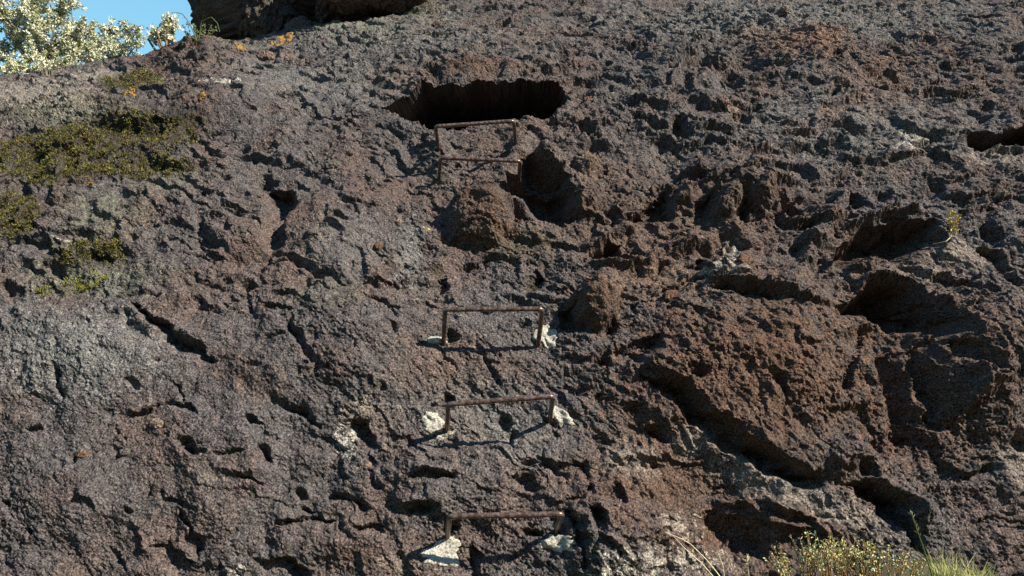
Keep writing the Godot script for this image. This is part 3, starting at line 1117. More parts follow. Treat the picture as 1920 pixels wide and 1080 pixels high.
	ledge([0.727, 1.849, 0.895, 1.878, 1.033, 1.86, 1.15, 1.807, 1.267, 1.765, 1.407, 1.778], 0.09, 0.13)
	hollow([0.818, 1.831, 0.905, 1.866, 1.04, 1.837, 1.157, 1.785, 1.222, 1.768, 1.109, 1.774, 0.956, 1.819], 0.07, 0.02, 0.55)
	hollow([0.142, 1.877, 0.195, 1.901, 0.246, 1.882, 0.212, 1.853], 0.05, 0.015, 0.55)
	dome(0.353, 1.776, 0.12, -0.001, -0.008, -0.119, 0.09)
	hollow([0.194, 1.749, 0.238, 1.8, 0.288, 1.777, 0.293, 1.699, 0.345, 1.661, 0.216, 1.656], 0.1, 0.02, 0.55)
	hollow([0.381, 1.656, 0.417, 1.704, 0.458, 1.709, 0.459, 1.666, 0.407, 1.634], 0.06, 0.015, 0.55)
	hollow([0.414, 1.547, 0.518, 1.613, 0.644, 1.618, 0.622, 1.536, 0.527, 1.467, 0.453, 1.507], 0.09, 0.035, 0.55)
	hollow([0.627, 1.384, 0.701, 1.367, 0.78, 1.236, 0.736, 1.225, 0.661, 1.303], 0.05, 0.03, 0.55)
	hollow([0.881, 1.128, 0.935, 1.128, 1.001, 1.055, 1.121, 1.025, 1.149, 0.985, 1.05, 0.989, 0.938, 1.041], 0.12, 0.03, 0.55)
	hollow([1.481, 1.664, 1.495, 1.648, 1.409, 1.516, 1.371, 1.431, 1.344, 1.349, 1.279, 1.372, 1.372, 1.491], 0.17, 0.04, 0.3)
	hollow([1.369, 1.756, 1.49, 1.835, 1.604, 1.911, 1.717, 1.886, 1.774, 1.777, 1.787, 1.705, 1.855, 1.615, 1.86, 1.575, 1.732, 1.585, 1.663, 1.647, 1.561, 1.679, 1.501, 1.706, 1.397, 1.739], 0.34, 0.09, 0.7)
	ledge([1.496, 1.858, 1.609, 1.929, 1.731, 1.904, 1.792, 1.793, 1.858, 1.636], 0.1, 0.16)
	hollow([1.742, 1.56, 1.819, 1.515, 1.878, 1.419, 1.898, 1.377, 1.809, 1.414, 1.746, 1.471], 0.11, 0.025, 0.55)
	crack([1.522, 1.616, 1.531, 1.419, 1.526, 1.237, 1.518, 1.067], 0.05, 0.05)
	crack([1.647, 1.59, 1.649, 1.372, 1.656, 1.172], 0.034, 0.05)
	crack([1.364, 1.326, 1.406, 1.15, 1.427, 1.067], 0.024, 0.02)
	crack([1.042, 1.419, 1.098, 1.258, 1.119, 1.15], 0.019, 0.012)
	crack([0.873, 1.592, 0.948, 1.372, 0.968, 1.236], 0.019, 0.012)
	hollow([1.245, 1.013, 1.369, 0.985, 1.461, 0.938, 1.481, 0.859, 1.505, 0.747, 1.475, 0.747, 1.435, 0.842, 1.347, 0.884, 1.33, 0.942, 1.274, 0.991], 0.16, 0.03, 0.55)
	ledge([1.237, 1.025, 1.372, 1.001, 1.478, 0.946, 1.515, 0.812], 0.06, 0.06)
	dome(1.308, 0.961, 0.032, 0, -0.003, -0.016, -0.05)
	hollow([0.717, 0.895, 0.765, 0.924, 0.86, 0.895, 0.934, 0.857, 0.958, 0.806, 0.934, 0.699, 0.734, 0.698, 0.698, 0.809], 0.13, 0.1, 0.4)
	ledge([0.743, 0.944, 0.872, 0.934, 0.969, 0.857, 1.176, 0.811], 0.06, 0.08)
	ledge([0.885, 0.954, 1.018, 0.915, 1.121, 0.829, 1.163, 0.736], 0.05, 0.07)
	crack([0.528, 1.247, 0.571, 1.203, 0.615, 1.17], 0.015, 0.03)
	crack([0.475, 1.111, 0.526, 1.098, 0.575, 1.073], 0.012, 0.03)
	dome(0.292, 1.384, 0.029, -0.009, -0.005, -0.018, -0.04)
	hollow([0.315, 1.367, 0.355, 1.381, 0.378, 1.344, 0.431, 1.353, 0.385, 1.317, 0.339, 1.33], 0.05, 0.015, 0.55)
	crack([0.174, 1.396, 0.259, 1.377, 0.302, 1.372], 0.013, 0.025)
	dome(0.482, 1.303, 0.03, 0, -0.001, -0.016, -0.03)
	hollow([-0.01, 1.044, 0.051, 1.048, 0.132, 0.993, 0.101, 0.979, 0.02, 0.995], 0.06, 0.02, 0.55)
	dome(0.062, 1.102, 0.029, 0, 0, -0.017, -0.03)
	hollow([0.247, 1.09, 0.286, 1.048, 0.307, 0.959, 0.274, 0.963], 0.08, 0.02, 0.55)
	hollow([0.2, 0.9, 0.224, 0.908, 0.261, 0.827, 0.283, 0.743, 0.294, 0.697, 0.255, 0.697, 0.232, 0.808], 0.1, 0.02, 0.55)
	hollow([0.289, 0.924, 0.332, 0.908, 0.349, 0.846, 0.301, 0.771, 0.321, 0.701, 0.286, 0.701, 0.28, 0.808], 0.1, 0.025, 0.55)
	hollow([0.052, 0.858, 0.139, 0.85, 0.122, 0.812, 0.016, 0.812], 0.06, 0.02, 0.55)
	dome(0.444, 1.102, 0.027, 0, -0.001, -0.015, -0.03)
	dome(-0.218, 0.855, 0.028, 0, 0.001, -0.023, -0.05)
	hollow([-0.195, 0.752, -0.147, 0.789, -0.107, 0.743, -0.125, 0.661, -0.192, 0.66], 0.05, 0.02, 0.55)
	dome(-0.662, 4.149, 0.059, -0.015, 0.011, -0.102, -0.05)
	dome(-0.517, 3.916, 0.07, -0.013, 0.009, -0.104, -0.07)
	dome(-1.279, 3.55, 0.038, -0.006, 0.013, -0.061, -0.04)
	dome(-0.497, 3.074, 0.042, -0.003, 0.005, -0.061, -0.05)
	crack([-0.795, 3.244, -0.689, 3.186, -0.594, 3.155], 0.015, 0.03)
	dome(-0.643, 3.125, 0.067, -0.006, 0.006, -0.051, -0.03)
	dome(0.408, 3.118, 0.05, -0.003, -0.003, -0.048, -0.05)
	dome(0.437, 3.043, 0.029, -0.001, -0.002, -0.031, -0.04)
	dome(0.592, 3.885, 0.05, -0.004, -0.005, -0.053, -0.04)
	dome(0.872, 4.292, 0.049, -0.001, -0.007, -0.056, -0.04)
	dome(0.771, 4.494, 0.094, -0.005, -0.007, -0.062, -0.03)
	dome(1.024, 4.475, 0.044, -0.001, -0.008, -0.051, -0.03)
	dome(1.45, 3.89, 0.085, -0.002, -0.031, -0.137, -0.05)
	dome(1.317, 3.621, 0.063, -0.001, -0.017, -0.08, -0.06)
	dome(1.278, 3.195, 0.056, -0.001, -0.018, -0.083, -0.08)
	hollow([0.785, 3.036, 0.946, 3.234, 0.997, 3.091, 0.976, 3.039], 0.1, 0.02, 0.55)
	dome(1.033, 3.56, 0.03, 0.02, 0.001, -0.098, -0.05)
	dome(0.279, 4.121, 0.041, -0.007, -0.002, -0.053, -0.03)
	dome(0.92, 3.562, 0.025, 0, -0.007, -0.046, -0.03)
	dome(0.585, 3.539, 0.025, -0.002, -0.004, -0.039, -0.03)
	dome(0.778, 3.96, 0.04, -0.001, -0.006, -0.047, -0.03)
	hollow([2.34, 4.044, 2.456, 4.105, 2.481, 3.98, 2.431, 3.882, 2.366, 3.916], 0.09, 0.02, 0.55)
	dome(2.296, 3.904, 0.038, -0.002, -0.019, -0.053, -0.05)
	dome(2.779, 3.94, 0.056, -0.003, -0.026, -0.061, -0.06)
	hollow([3.077, 4.716, 3.201, 4.634, 3.335, 4.62, 3.312, 4.514, 3.2, 4.482, 3.12, 4.575], 0.09, 0.02, 0.55)
	crack([2.806, 3.832, 2.833, 3.716, 2.86, 3.618], 0.021, 0.05)
	dome(3.115, 3.919, 0.043, -0.003, -0.054, -0.112, -0.07)
	dome(1.97, 3.798, 0.045, -0.002, -0.018, -0.058, -0.05)
	dome(2.151, 2.879, 0.049, -0.001, -0.016, -0.043, -0.06)
	dome(2.229, 2.955, 0.033, -0.001, -0.017, -0.044, -0.05)
	dome(2.128, 2.998, 0.017, 0, -0.018, -0.05, -0.04)
	dome(2.661, 3.293, 0.034, -0.001, -0.015, -0.034, -0.05)
	dome(2.59, 3.161, 0.031, -0.001, -0.016, -0.037, -0.05)
	dome(2.298, 3.493, 0.036, -0.001, -0.016, -0.044, -0.04)
	dome(1.875, 3.216, 0.046, -0.001, -0.01, -0.033, -0.04)
	dome(1.348, 4.649, 0.044, -0.002, -0.011, -0.057, -0.03)
	dome(1.975, 4.769, 0.059, -0.004, -0.017, -0.06, -0.03)
	dome(2.755, 4.77, 0.071, -0.006, -0.028, -0.071, -0.04)
	ledge([0.298, 3.169, 0.507, 3.178, 0.686, 3.182], 0.03, 0.05)
	ledge([-1.491, 4.066, -1.166, 3.893, -0.914, 3.84], 0.03, 0.06)
	ledge([1.562, 3.615, 1.762, 3.543, 1.865, 3.476], 0.03, 0.06)
	hollow([-2.7, 4.985, -2.588, 4.953, -2.446, 4.731, -2.419, 4.596, -2.556, 4.684], 0.1, 0.025, 0.55)
	dome(-2.404, 4.777, 0.063, -0.03, 0.048, -0.125, -0.05)
	dome(-1.99, 4.475, 0.05, -0.018, 0.024, -0.074, -0.04)
	ledge([-2.548, 4.047, -2.291, 3.906, -2.118, 3.943], 0.03, 0.06)
	dome(-3.095, 3.902, 0.117, -0.026, 0.05, -0.09, -0.04)
	dome(-2.815, 3.888, 0.087, -0.019, 0.043, -0.088, -0.04)
	ledge([-3.431, 3.927, -3.089, 3.89, -2.696, 3.881], 0.03, 0.08)
	dome(-1.54, 2.772, 0.042, -0.003, 0.01, -0.035, -0.03)
	dome(-2.482, 2.459, 0.043, -0.002, 0.022, -0.045, -0.04)
	dome(-1.218, 2.901, 0.036, -0.003, 0.009, -0.042, -0.04)
	dome(-1.515, 3.062, 0.051, -0.005, 0.013, -0.047, -0.04)
	ledge([-3.42, 3.778, -3.207, 3.819, -2.912, 3.776], 0.03, 0.08)
	ledge([-3.558, 4.065, -3.243, 4.095, -2.874, 4.087], 0.025, 0.08)
	ledge([-3.214, 3.442, -3.05, 3.478, -2.794, 3.406], 0.03, 0.08)
	ledge([-3.527, 4.363, -3.168, 4.339, -2.908, 4.495], 0.02, 0.08)
	dome(-0.155, 2.351, 0.161, -0.005, 0.006, -0.201, 0.075)
	dome(-0.053, 2.442, 0.138, -0.061, -0.013, -0.077, 0.03)
	hollow([-0.309, 2.22, -0.254, 2.248, -0.138, 2.179, -0.038, 2.198, -0.075, 2.135, -0.199, 2.124], 0.06, 0.03, 0.55)
	dome(0.357, 1.776, 0.106, -0.001, -0.007, -0.108, 0.06)
	dome(0.211, 2.815, 0.079, -0.084, -0.034, -0.089, 0.05)
	dome(0.853, 2.509, 0.058, 0, -0.013, -0.082, 0.04)
	dome(1.03, 2.428, 0.067, -0.001, -0.019, -0.102, 0.04)
	dome(1.229, 2.45, 0.062, -0.001, -0.025, -0.111, 0.04)
	swell(-0.398, 2.935, 0.131, -0.008, 0.013, -0.184, 0.066)
	swell(0.02, 2.993, 0.116, -0.006, -0.001, -0.155, 0.03)
	swell(0.035, 2.641, 0.109, -0.004, -0.001, -0.131, 0.016)
	swell(-0.289, 1.606, 0.113, -0.001, 0.005, -0.105, -0.018)
	swell(0.113, 1.62, 0.113, 0, -0.002, -0.105, -0.03)
	swell(0.162, 0.823, 0.109, 0, -0.002, -0.085, -0.062)
	swell(-0.822, 2.266, 0.392, -0.013, 0.053, -0.341, 0.06)
	swell(-0.818, 1.625, 0.46, -0.004, 0.049, -0.323, 0.04)
	swell(-1.788, 1.579, 0.384, -0.003, 0.103, -0.299, 0.05)
	swell(-1.129, 1.126, 0.34, 0.001, 0.049, -0.257, 0.06)
	swell(-1.746, 1.017, 0.324, 0.003, 0.072, -0.249, 0.05)
	swell(-0.634, 0.826, 0.239, 0.001, 0.011, -0.114, 0.05)
	swell(0.809, 2.797, 0.555, -0.005, -0.039, -0.277, -0.05)
	swell(1.833, 2.565, 0.52, -0.008, -0.081, -0.249, -0.05)
	swell(1.195, 2.658, 0.323, -0.004, -0.046, -0.217, 0.06)
	swell(1.872, 3.816, 0.416, -0.015, -0.15, -0.51, 0.1)
	swell(1.093, 3.838, 0.328, -0.007, -0.064, -0.371, 0.08)
	ledge([0.291, 2.026, 0.532, 2.006, 0.808, 2.086], 0.05, 0.1)
	ledge([0.745, 2.535, 0.995, 2.596, 1.346, 2.614, 1.617, 2.631], 0.05, 0.1)
	ledge([1.321, 2.295, 1.516, 2.275, 1.744, 2.366], 0.05, 0.1)
	ledge([1.62, 2.833, 1.878, 2.782, 2.217, 2.821], 0.04, 0.08)
	paint_grain()
	weather_face()
	raise_face()
	paint_face()
	close_face()
	ground()
	far_side()
	ladder()
	growth()


# small pits, nicks and short clefts all over the face, along the rock's own grain
func weather_face() -> void:
	rng.seed = 4242
	for k in 520:
		var v := rng.randf_range(0.6, 5.6)
		var x := rng.randf_range(-0.98, 0.98) * (2.0 + 0.5 * v)
		var size := 0.007 + (0.016 if x < 0.3 else 0.028) * pow(rng.randf(), 3.0) + 0.003 * v
		var a := -0.5 + rng.randfn() * 0.5
		var long := rng.randf_range(1.0, 2.4)
		if v > 4.6:
			continue
		dome(x, v, cos(a) * size * long, sin(a) * size * long, -sin(a) * size, cos(a) * size, -size * rng.randf_range(0.7, 1.5))
	for k in 240:
		var v := rng.randf_range(0.6, 5.4)
		var u := rng.randf_range(-0.98, 0.98)
		var x := u * (2.0 + 0.5 * v)
		var steep := -0.75 if u < 0.3 or v < 1.0 else -0.95
		var a := lerpf(steep, -0.12, clampf((v - 1.5) / 2.0, 0.0, 1.0)) + rng.randfn() * 0.35
		var length := rng.randf_range(0.03, 0.16)
		var line := []
		for t in 4:
			line.append(x + cos(a) * length * (t - 1.5) / 1.5 + rng.randfn() * 0.008)
			line.append(v + sin(a) * length * (t - 1.5) / 1.5 + rng.randfn() * 0.008)
		if k % 3:
			crack(line, rng.randf_range(0.003, 0.008), rng.randf_range(0.006, 0.022))
		else:
			ledge(line, rng.randf_range(0.010, 0.028), rng.randf_range(0.03, 0.10))


func paint_grain() -> void:
	streaks(0.999, 1.419, 0.647, 0, -0.081, -0.475, 0.368, -0.93, 0.009)
	streaks(1.89, 1.667, 0.33, -0.001, -0.148, -0.448, 0.245, -0.969, 0.012)
	streaks(1.187, 0.868, 0.392, 0.002, -0.032, -0.173, 0.558, -0.83, 0.008)
	streaks(0.086, 1.372, 0.648, -0.001, -0.006, -0.422, 0.632, -0.775, 0.008)
	grain(-0.132, 1.468, 0.506, -0.001, 0.011, -0.49, 0.42)
	grain(-1.08, 2.517, 0.749, -0.036, 0.148, -0.733, 0.62)
	grain(-1.291, 3.515, 0.891, -0.133, 0.134, -0.599, 0.65)
	grain(-1.143, 1.522, 0.594, -0.003, 0.076, -0.36, 0.7)
	grain(-0.068, 1.62, 0.339, -0.001, 0.002, -0.158, 0.6)
	grain(-0.106, 1.258, 0.36, 0, 0.003, -0.156, 0.6)
	grain(0.999, 1.419, 0.69, 0, -0.085, -0.499, 0.75)
	grain(0.854, 1.024, 0.449, -0.349, -0.153, -0.183, 0.6)
	grain(-1.806, 1.423, 0.606, -0.002, 0.216, -0.647, 0.55)
	grain(-1.362, 1.019, 0.697, 0.004, 0.102, -0.453, 0.62)
	grain(0.604, 3.571, 0.818, -0.051, -0.084, -0.854, 1.35)
	grain(0.827, 2.375, 0.72, -0.004, -0.076, -0.501, 1.35)
	grain(-1.421, 4.76, 0.901, -0.399, 0.321, -1.468, 0.8)
	grain(2.258, 4.294, 1.086, -0.062, -0.25, -0.736, 0.7)
	streaks(-2.939, 3.683, 0.798, -0.153, 0.311, -0.586, 0.925, 0.379, 0.03)
	streaks(1.916, 4.312, 1.483, -0.072, -0.243, -0.841, 0.901, -0.434, 0.02)
	streaks(-0.972, 4.458, 1.043, -0.35, 0.114, -0.752, 0.994, 0.11, 0.015)
	grain(-3.021, 3.837, 0.835, -0.179, 0.405, -0.755, 0.45)
	pass


func paint_face() -> void:
	stain(-1.812, 1.579, 0.409, -0.003, 0.096, -0.272, GREY_LICHEN, 0.75, 0.5)
	stain(-2.103, 1.637, 0.174, -0.002, 0.144, -0.342, GREY_LICHEN, 0.5, 0.5)
	stain(-2.082, 2.481, 0.295, -0.016, 0.107, -0.267, GREEN_LICHEN, 0.55, 0.5)
	stain(-1.907, 2.799, 0.28, -0.021, 0.074, -0.209, GREEN_LICHEN, 0.5, 0.5)
	stain(-1.951, 2.013, 0.452, -0.013, 0.063, -0.161, GREEN_LICHEN, 0.6, 0.5)
	stain(-0.472, 2.11, 0.085, -0.002, 0.028, -0.315, GREY_LICHEN, 0.7, 0.5)
	stain(-0.804, 2.155, 0.23, -0.007, 0.039, -0.252, GREY_LICHEN, 0.35, 0.5)
	stain(-3.065, 3.846, 0.665, -0.143, 0.273, -0.501, GREEN_LICHEN, 0.75, 0.5)
	stain(-3.478, 4.281, 0.688, -0.213, 0.322, -0.537, PALE, 0.8, 0.5)
	stain(-3.178, 4.6, 0.508, -0.21, 0.176, -0.333, PALE, 0.6, 0.5)
	stain(-1.377, 5.36, 0.69, -0.566, 0.161, -0.798, GREEN_LICHEN, 0.8, 0.5)
	stain(-0.906, 5.804, 0.496, -0.635, 0.093, -0.737, GREEN_LICHEN, 0.7, 0.5)
	stain(-2.136, 5.053, 0.457, -0.313, 0.17, -0.512, GREEN_LICHEN, 0.6, 0.5)
	stain(-0.807, 1.854, 0.192, -0.003, 0.019, -0.123, GREEN_LICHEN, 0.35, 0.5)
	stain(-0.128, 1.281, 0.255, 0, 0.004, -0.181, GREY_LICHEN, 0.35, 0.5)
	stain(0.042, 1.149, 0.166, 0, -0.001, -0.128, GREY_LICHEN, 0.35, 0.5)
	stain(-1.037, 4.883, 1.317, -0.617, 0.127, -0.817, GREY_LICHEN, 0.35, 0.5)
	stain(2.005, 4.616, 1.509, -0.09, -0.162, -0.55, GREY_LICHEN, 0.5, 0.5)
	stain(-1.389, 3.944, 0.757, -0.177, 0.115, -0.495, GREY_LICHEN, 0.4, 0.5)
	stain(0, 2.204, 0.277, -0.007, 0, -0.109, OLIVE, 0.45, 0.5)
	stain(1.877, 3.128, 0.716, -0.017, -0.117, -0.372, GREY_LICHEN, 0.3, 0.5)
	stain(2.464, 2.769, 0.21, -0.005, -0.042, -0.099, PALE, 0.5, 0.5)
	stain(0.956, 1.419, 0.691, 0, -0.078, -0.475, RUST, 0.8, 0.5)
	stain(0.57, 1.024, 0.406, 0.001, -0.025, -0.265, RUST, 0.55, 0.5)
	stain(0.906, 0.828, 0.392, 0.001, -0.024, -0.171, RUST, 0.7, 0.5)
	stain(0.86, 2.261, 0.806, -0.004, -0.082, -0.514, RUST, 0.5, 0.5)
	stain(1.67, 1.372, 0.4, 0, -0.118, -0.417, RUST, 0.65, 0.5)
	stain(1.673, 1.834, 0.57, -0.003, -0.104, -0.346, RUST, 0.4, 0.5)
	stain(-0.154, 2.32, 0.206, -0.006, 0.007, -0.229, RUST, 0.7, 0.5)
	stain(0.347, 1.754, 0.161, -0.001, -0.01, -0.154, RUST, 0.75, 0.5)
	stain(0.418, 2.783, 0.125, -0.005, -0.012, -0.162, TAN, 0.5, 0.5)
	stain(1.908, 4.048, 0.298, -0.012, -0.108, -0.366, ORANGE_ROCK, 0.75, 0.5)
	stain(1.627, 4.278, 0.208, -0.008, -0.068, -0.276, ORANGE_ROCK, 0.35, 0.5)
	stain(1.772, 3.213, 0.082, -0.002, -0.039, -0.133, ORANGE_ROCK, 0.6, 0.5)
	stain(2.15, 3.596, 0.367, -0.014, -0.135, -0.393, ORANGE_ROCK, 0.3, 0.5)
	stain(0.113, 2.82, 0.842, -0.038, -0.011, -0.569, RUST, 0.22, 0.5)
	stain(-0.271, 3.905, 0.308, -0.052, 0.009, -0.216, RUST, 0.6, 0.5)
	stain(0.666, 1.927, 0.214, -0.001, -0.019, -0.153, TAN, 0.5, 0.5)
	stain(-1.183, 1.497, 0.137, -0.001, 0.022, -0.101, RUST, 0.35, 0.5)
	stain(-0.754, 1.495, 0.134, 0, 0.014, -0.1, RUST, 0.3, 0.5)
	stain(-2.701, 5.009, 0.597, -0.438, 0.686, -1.566, RUST, 0.4, 0.5)
	stain(-0.507, 0.732, 0.235, 0.001, 0.005, -0.066, RUST, 0.3, 0.5)
	stain(-1.093, 2.314, 0.801, -0.03, 0.162, -0.782, RUST, 0.12, 0.5)
	stain(0.92, 1.957, 0.109, 0, -0.013, -0.074, WHITE, 0.45, 0.2)
	stain(1.019, 2.102, 0.054, 0, -0.019, -0.101, WHITE, 0.45, 0.2)
	stain(0.564, 0.734, 0.252, 0.001, -0.005, -0.055, WHITE, 0.45, 0.2)
	stain(0.387, 0.697, 0.097, 0, -0.001, -0.022, WHITE, 0.6, 0.2)
	stain(0.624, 0.856, 0.099, 0, -0.005, -0.05, WHITE, 0.35, 0.2)
	stain(0.709, 1.17, 0.104, 0, -0.008, -0.065, PALE, 0.7, 0.5)
	stain(0.454, 1.107, 0.124, 0, -0.006, -0.084, PALE, 0.55, 0.5)
	stain(0.915, 1.025, 0.188, -0.094, -0.038, -0.063, PALE, 0.6, 0.5)
	stain(1.194, 0.906, 0.22, -0.094, -0.037, -0.061, PALE, 0.7, 0.5)
	stain(2.034, 2.077, 0.165, -0.002, -0.049, -0.131, PALE, 0.5, 0.5)
	stain(1.802, 1.952, 0.163, -0.001, -0.024, -0.074, PALE, 0.35, 0.5)
	stain(-0.649, 1.17, 0.042, 0, 0.008, -0.074, WHITE, 0.65, 0.2)
	stain(-0.578, 1.303, 0.129, 0, 0.005, -0.046, PALE, 0.5, 0.5)
	stain(-2.43, 4.156, 0.177, -0.048, 0.041, -0.1, WHITE, 0.8, 0.2)
	stain(-1.854, 3.81, 0.177, -0.037, 0.015, -0.048, WHITE, 0.6, 0.2)
	stain(-2.211, 2.249, 0.074, -0.003, 0.009, -0.02, WHITE, 0.9, 0.2)
	stain(-2.079, 2.198, 0.167, -0.006, 0.016, -0.038, WHITE, 0.35, 0.2)
	stain(-1.013, 0.692, 0.051, 0, 0.003, -0.018, WHITE, 0.7, 0.2)
	stain(-1.151, 1.021, 0.063, 0, 0.008, -0.041, PALE, 0.5, 0.5)
	stain(-0.39, 0.733, 0.156, 0, 0.002, -0.041, PALE, 0.4, 0.5)
	stain(2.098, 2.944, 0.083, -0.002, -0.031, -0.088, WHITE, 0.55, 0.2)
	stain(1.919, 1.109, 0.08, 0, -0.039, -0.125, PALE, 0.5, 0.5)
	stain(-0.308, 1.469, 0.264, -0.001, 0.008, -0.147, TAN, 0.2, 0.5)
	stain(-0.55, 1.236, 0.127, 0, 0.01, -0.111, TAN, 0.25, 0.5)
	stain(-2.72, 3.128, 0.469, -0.054, 0.189, -0.37, MOSS, 0.6, 0.5)
	stain(-2.331, 3.31, 0.541, -0.073, 0.131, -0.307, MOSS, 0.55, 0.5)
	stain(-2.655, 4.219, 0.323, -0.093, 0.12, -0.269, MOSS, 0.6, 0.5)
	stain(-2.106, 2.92, 0.389, -0.034, 0.058, -0.147, MOSS, 0.6, 0.5)
	stain(-2.597, 2.51, 0.187, -0.011, 0.142, -0.278, MOSS, 0.6, 0.5)
	stain(-2.036, 2.159, 0.248, -0.009, 0.042, -0.105, MOSS, 0.6, 0.5)
	stain(-2.025, 3.394, 0.285, -0.041, 0.049, -0.135, MOSS, 0.7, 0.5)
	stain(0.096, 1.958, 0.034, 0, -0.001, -0.063, MOSS, 0.7, 0.5)
	stain(-0.353, 2.022, 0.039, -0.001, 0.003, -0.047, MOSS, 0.5, 0.5)
	stain(-0.411, 2.29, 0.026, -0.001, 0.002, -0.023, YELLOW, 0.8, 0.5)
	pass


func far_side() -> void:
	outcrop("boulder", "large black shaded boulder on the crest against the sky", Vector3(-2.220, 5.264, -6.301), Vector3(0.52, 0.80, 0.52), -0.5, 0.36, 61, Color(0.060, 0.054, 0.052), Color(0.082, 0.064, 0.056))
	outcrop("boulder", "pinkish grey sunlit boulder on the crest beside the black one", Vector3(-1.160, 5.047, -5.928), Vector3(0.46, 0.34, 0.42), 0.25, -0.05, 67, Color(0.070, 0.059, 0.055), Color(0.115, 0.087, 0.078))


func ladder() -> void:
	var rust := patterned(Color(0.25, 0.185, 0.16), Color(0.37, 0.30, 0.27), Color(0.48, 0.43, 0.405), 0.025, 6.0, 0.30)
	rust.metallic = 0.45
	rung(Vector3(-0.392, 2.895, -3.904), Vector3(-0.391, 2.961, -3.736), Vector3(0.008, 2.989, -3.733), Vector3(0.020, 2.940, -3.906), "topmost rusty iron rung just below the cave mouth", rust)
	rung(Vector3(-0.382, 2.698, -3.848), Vector3(-0.359, 2.779, -3.689), Vector3(0.040, 2.763, -3.691), Vector3(0.036, 2.714, -3.864), "second rusty iron rung from the top beside the black hollow", rust)
	rung(Vector3(-0.289, 1.812, -3.212), Vector3(-0.275, 1.946, -3.092), Vector3(0.125, 1.948, -3.092), Vector3(0.113, 1.824, -3.222), "middle rusty iron rung with a whitish mortar patch on its right leg", rust)
	rung(Vector3(-0.258, 1.462, -3.062), Vector3(-0.243, 1.564, -2.914), Vector3(0.156, 1.594, -2.910), Vector3(0.151, 1.505, -3.067), "tilted rusty iron rung with mortar patches at both legs", rust)
	rung(Vector3(-0.240, 1.074, -2.919), Vector3(-0.221, 1.174, -2.771), Vector3(0.179, 1.182, -2.770), Vector3(0.159, 1.089, -2.923), "lowest rusty iron rung near the bottom edge of the rock", rust)
	var lime := patterned(Color(0.38, 0.37, 0.345), Color(0.60, 0.59, 0.55), Color(0.70, 0.69, 0.65), 0.05, 7.0, 0.95)
	var dull := patterned(Color(0.22, 0.21, 0.20), Color(0.46, 0.45, 0.41), Color(0.66, 0.65, 0.60), 0.05, 8.0, 0.95)
	mortar("thin whitish mortar sliver under the left leg of the middle rung", lime, 0.014, 0.2, 201, -0.321, 1.619, 0.042, 0.005, 0.002, -0.016)
	mortar("cream mortar patch behind the right leg of the middle rung", lime, 0.008, 0.3, 202, 0.148, 1.657, 0.047, -0.045, -0.026, -0.038)
	mortar("round white mortar patch left of the tilted rung's left leg", lime, 0.008, 0.25, 203, -0.311, 1.251, 0.042, 0, 0.002, -0.047)
	mortar("narrow pale mortar strip below the tilted rung's left leg", dull, 0.008, 0.35, 204, -0.269, 1.201, 0.04, 0.023, 0.006, -0.012)
	mortar("cream mortar patch at the right leg of the tilted rung", lime, 0.008, 0.3, 205, 0.191, 1.28, 0.047, -0.024, -0.013, -0.027)
	mortar("large grey-white mortar lump under the left leg of the lowest rung", lime, 0.011, 0.3, 206, -0.252, 0.759, 0.066, 0.037, 0.029, -0.045)
	mortar("broken pale mortar at the right leg of the lowest rung", lime, 0.011, 0.35, 207, 0.169, 0.793, 0.065, -0.011, -0.007, -0.033)


func mortar(label: String, mat: Material, thick: float, ragged: float, seed_value: int, cx: float, cv: float, ax: float, av: float, bx: float, bv: float) -> void:
	var o := part("mortar_patch", crust(cx, cv, ax, av, bx, bv, thick, ragged, seed_value), mat, self, on_rock(cx, cv, true))
	tag(o, label, "mortar", "mortar patches holding the rungs")


func lichen(label: String, mat: Material, seed_value: int, cx: float, cv: float, ax: float, av: float, bx: float, bv: float) -> void:
	rng.seed = seed_value
	var st := begin()
	var centre := on_rock(cx, cv, true)
	for k in 9:
		var a := rng.randf() * TAU
		var t := sqrt(rng.randf()) * 0.95 if k else 0.0
		var x := cx + (ax * cos(a) + bx * sin(a)) * t
		var v := cv + (av * cos(a) + bv * sin(a)) * t
		var f := rng.randf_range(0.16, 0.42)
		st.append_from(crust(x, v, ax * f, av * f, bx * f, bv * f, 0.008, 0.5, seed_value + k * 7, false), 0, Transform3D(Basis(), on_rock(x, v, true) - centre))
	var o := part("lichen_patch", st.commit(), mat, self, centre)
	tag(o, label, "lichen", "orange lichen patches")


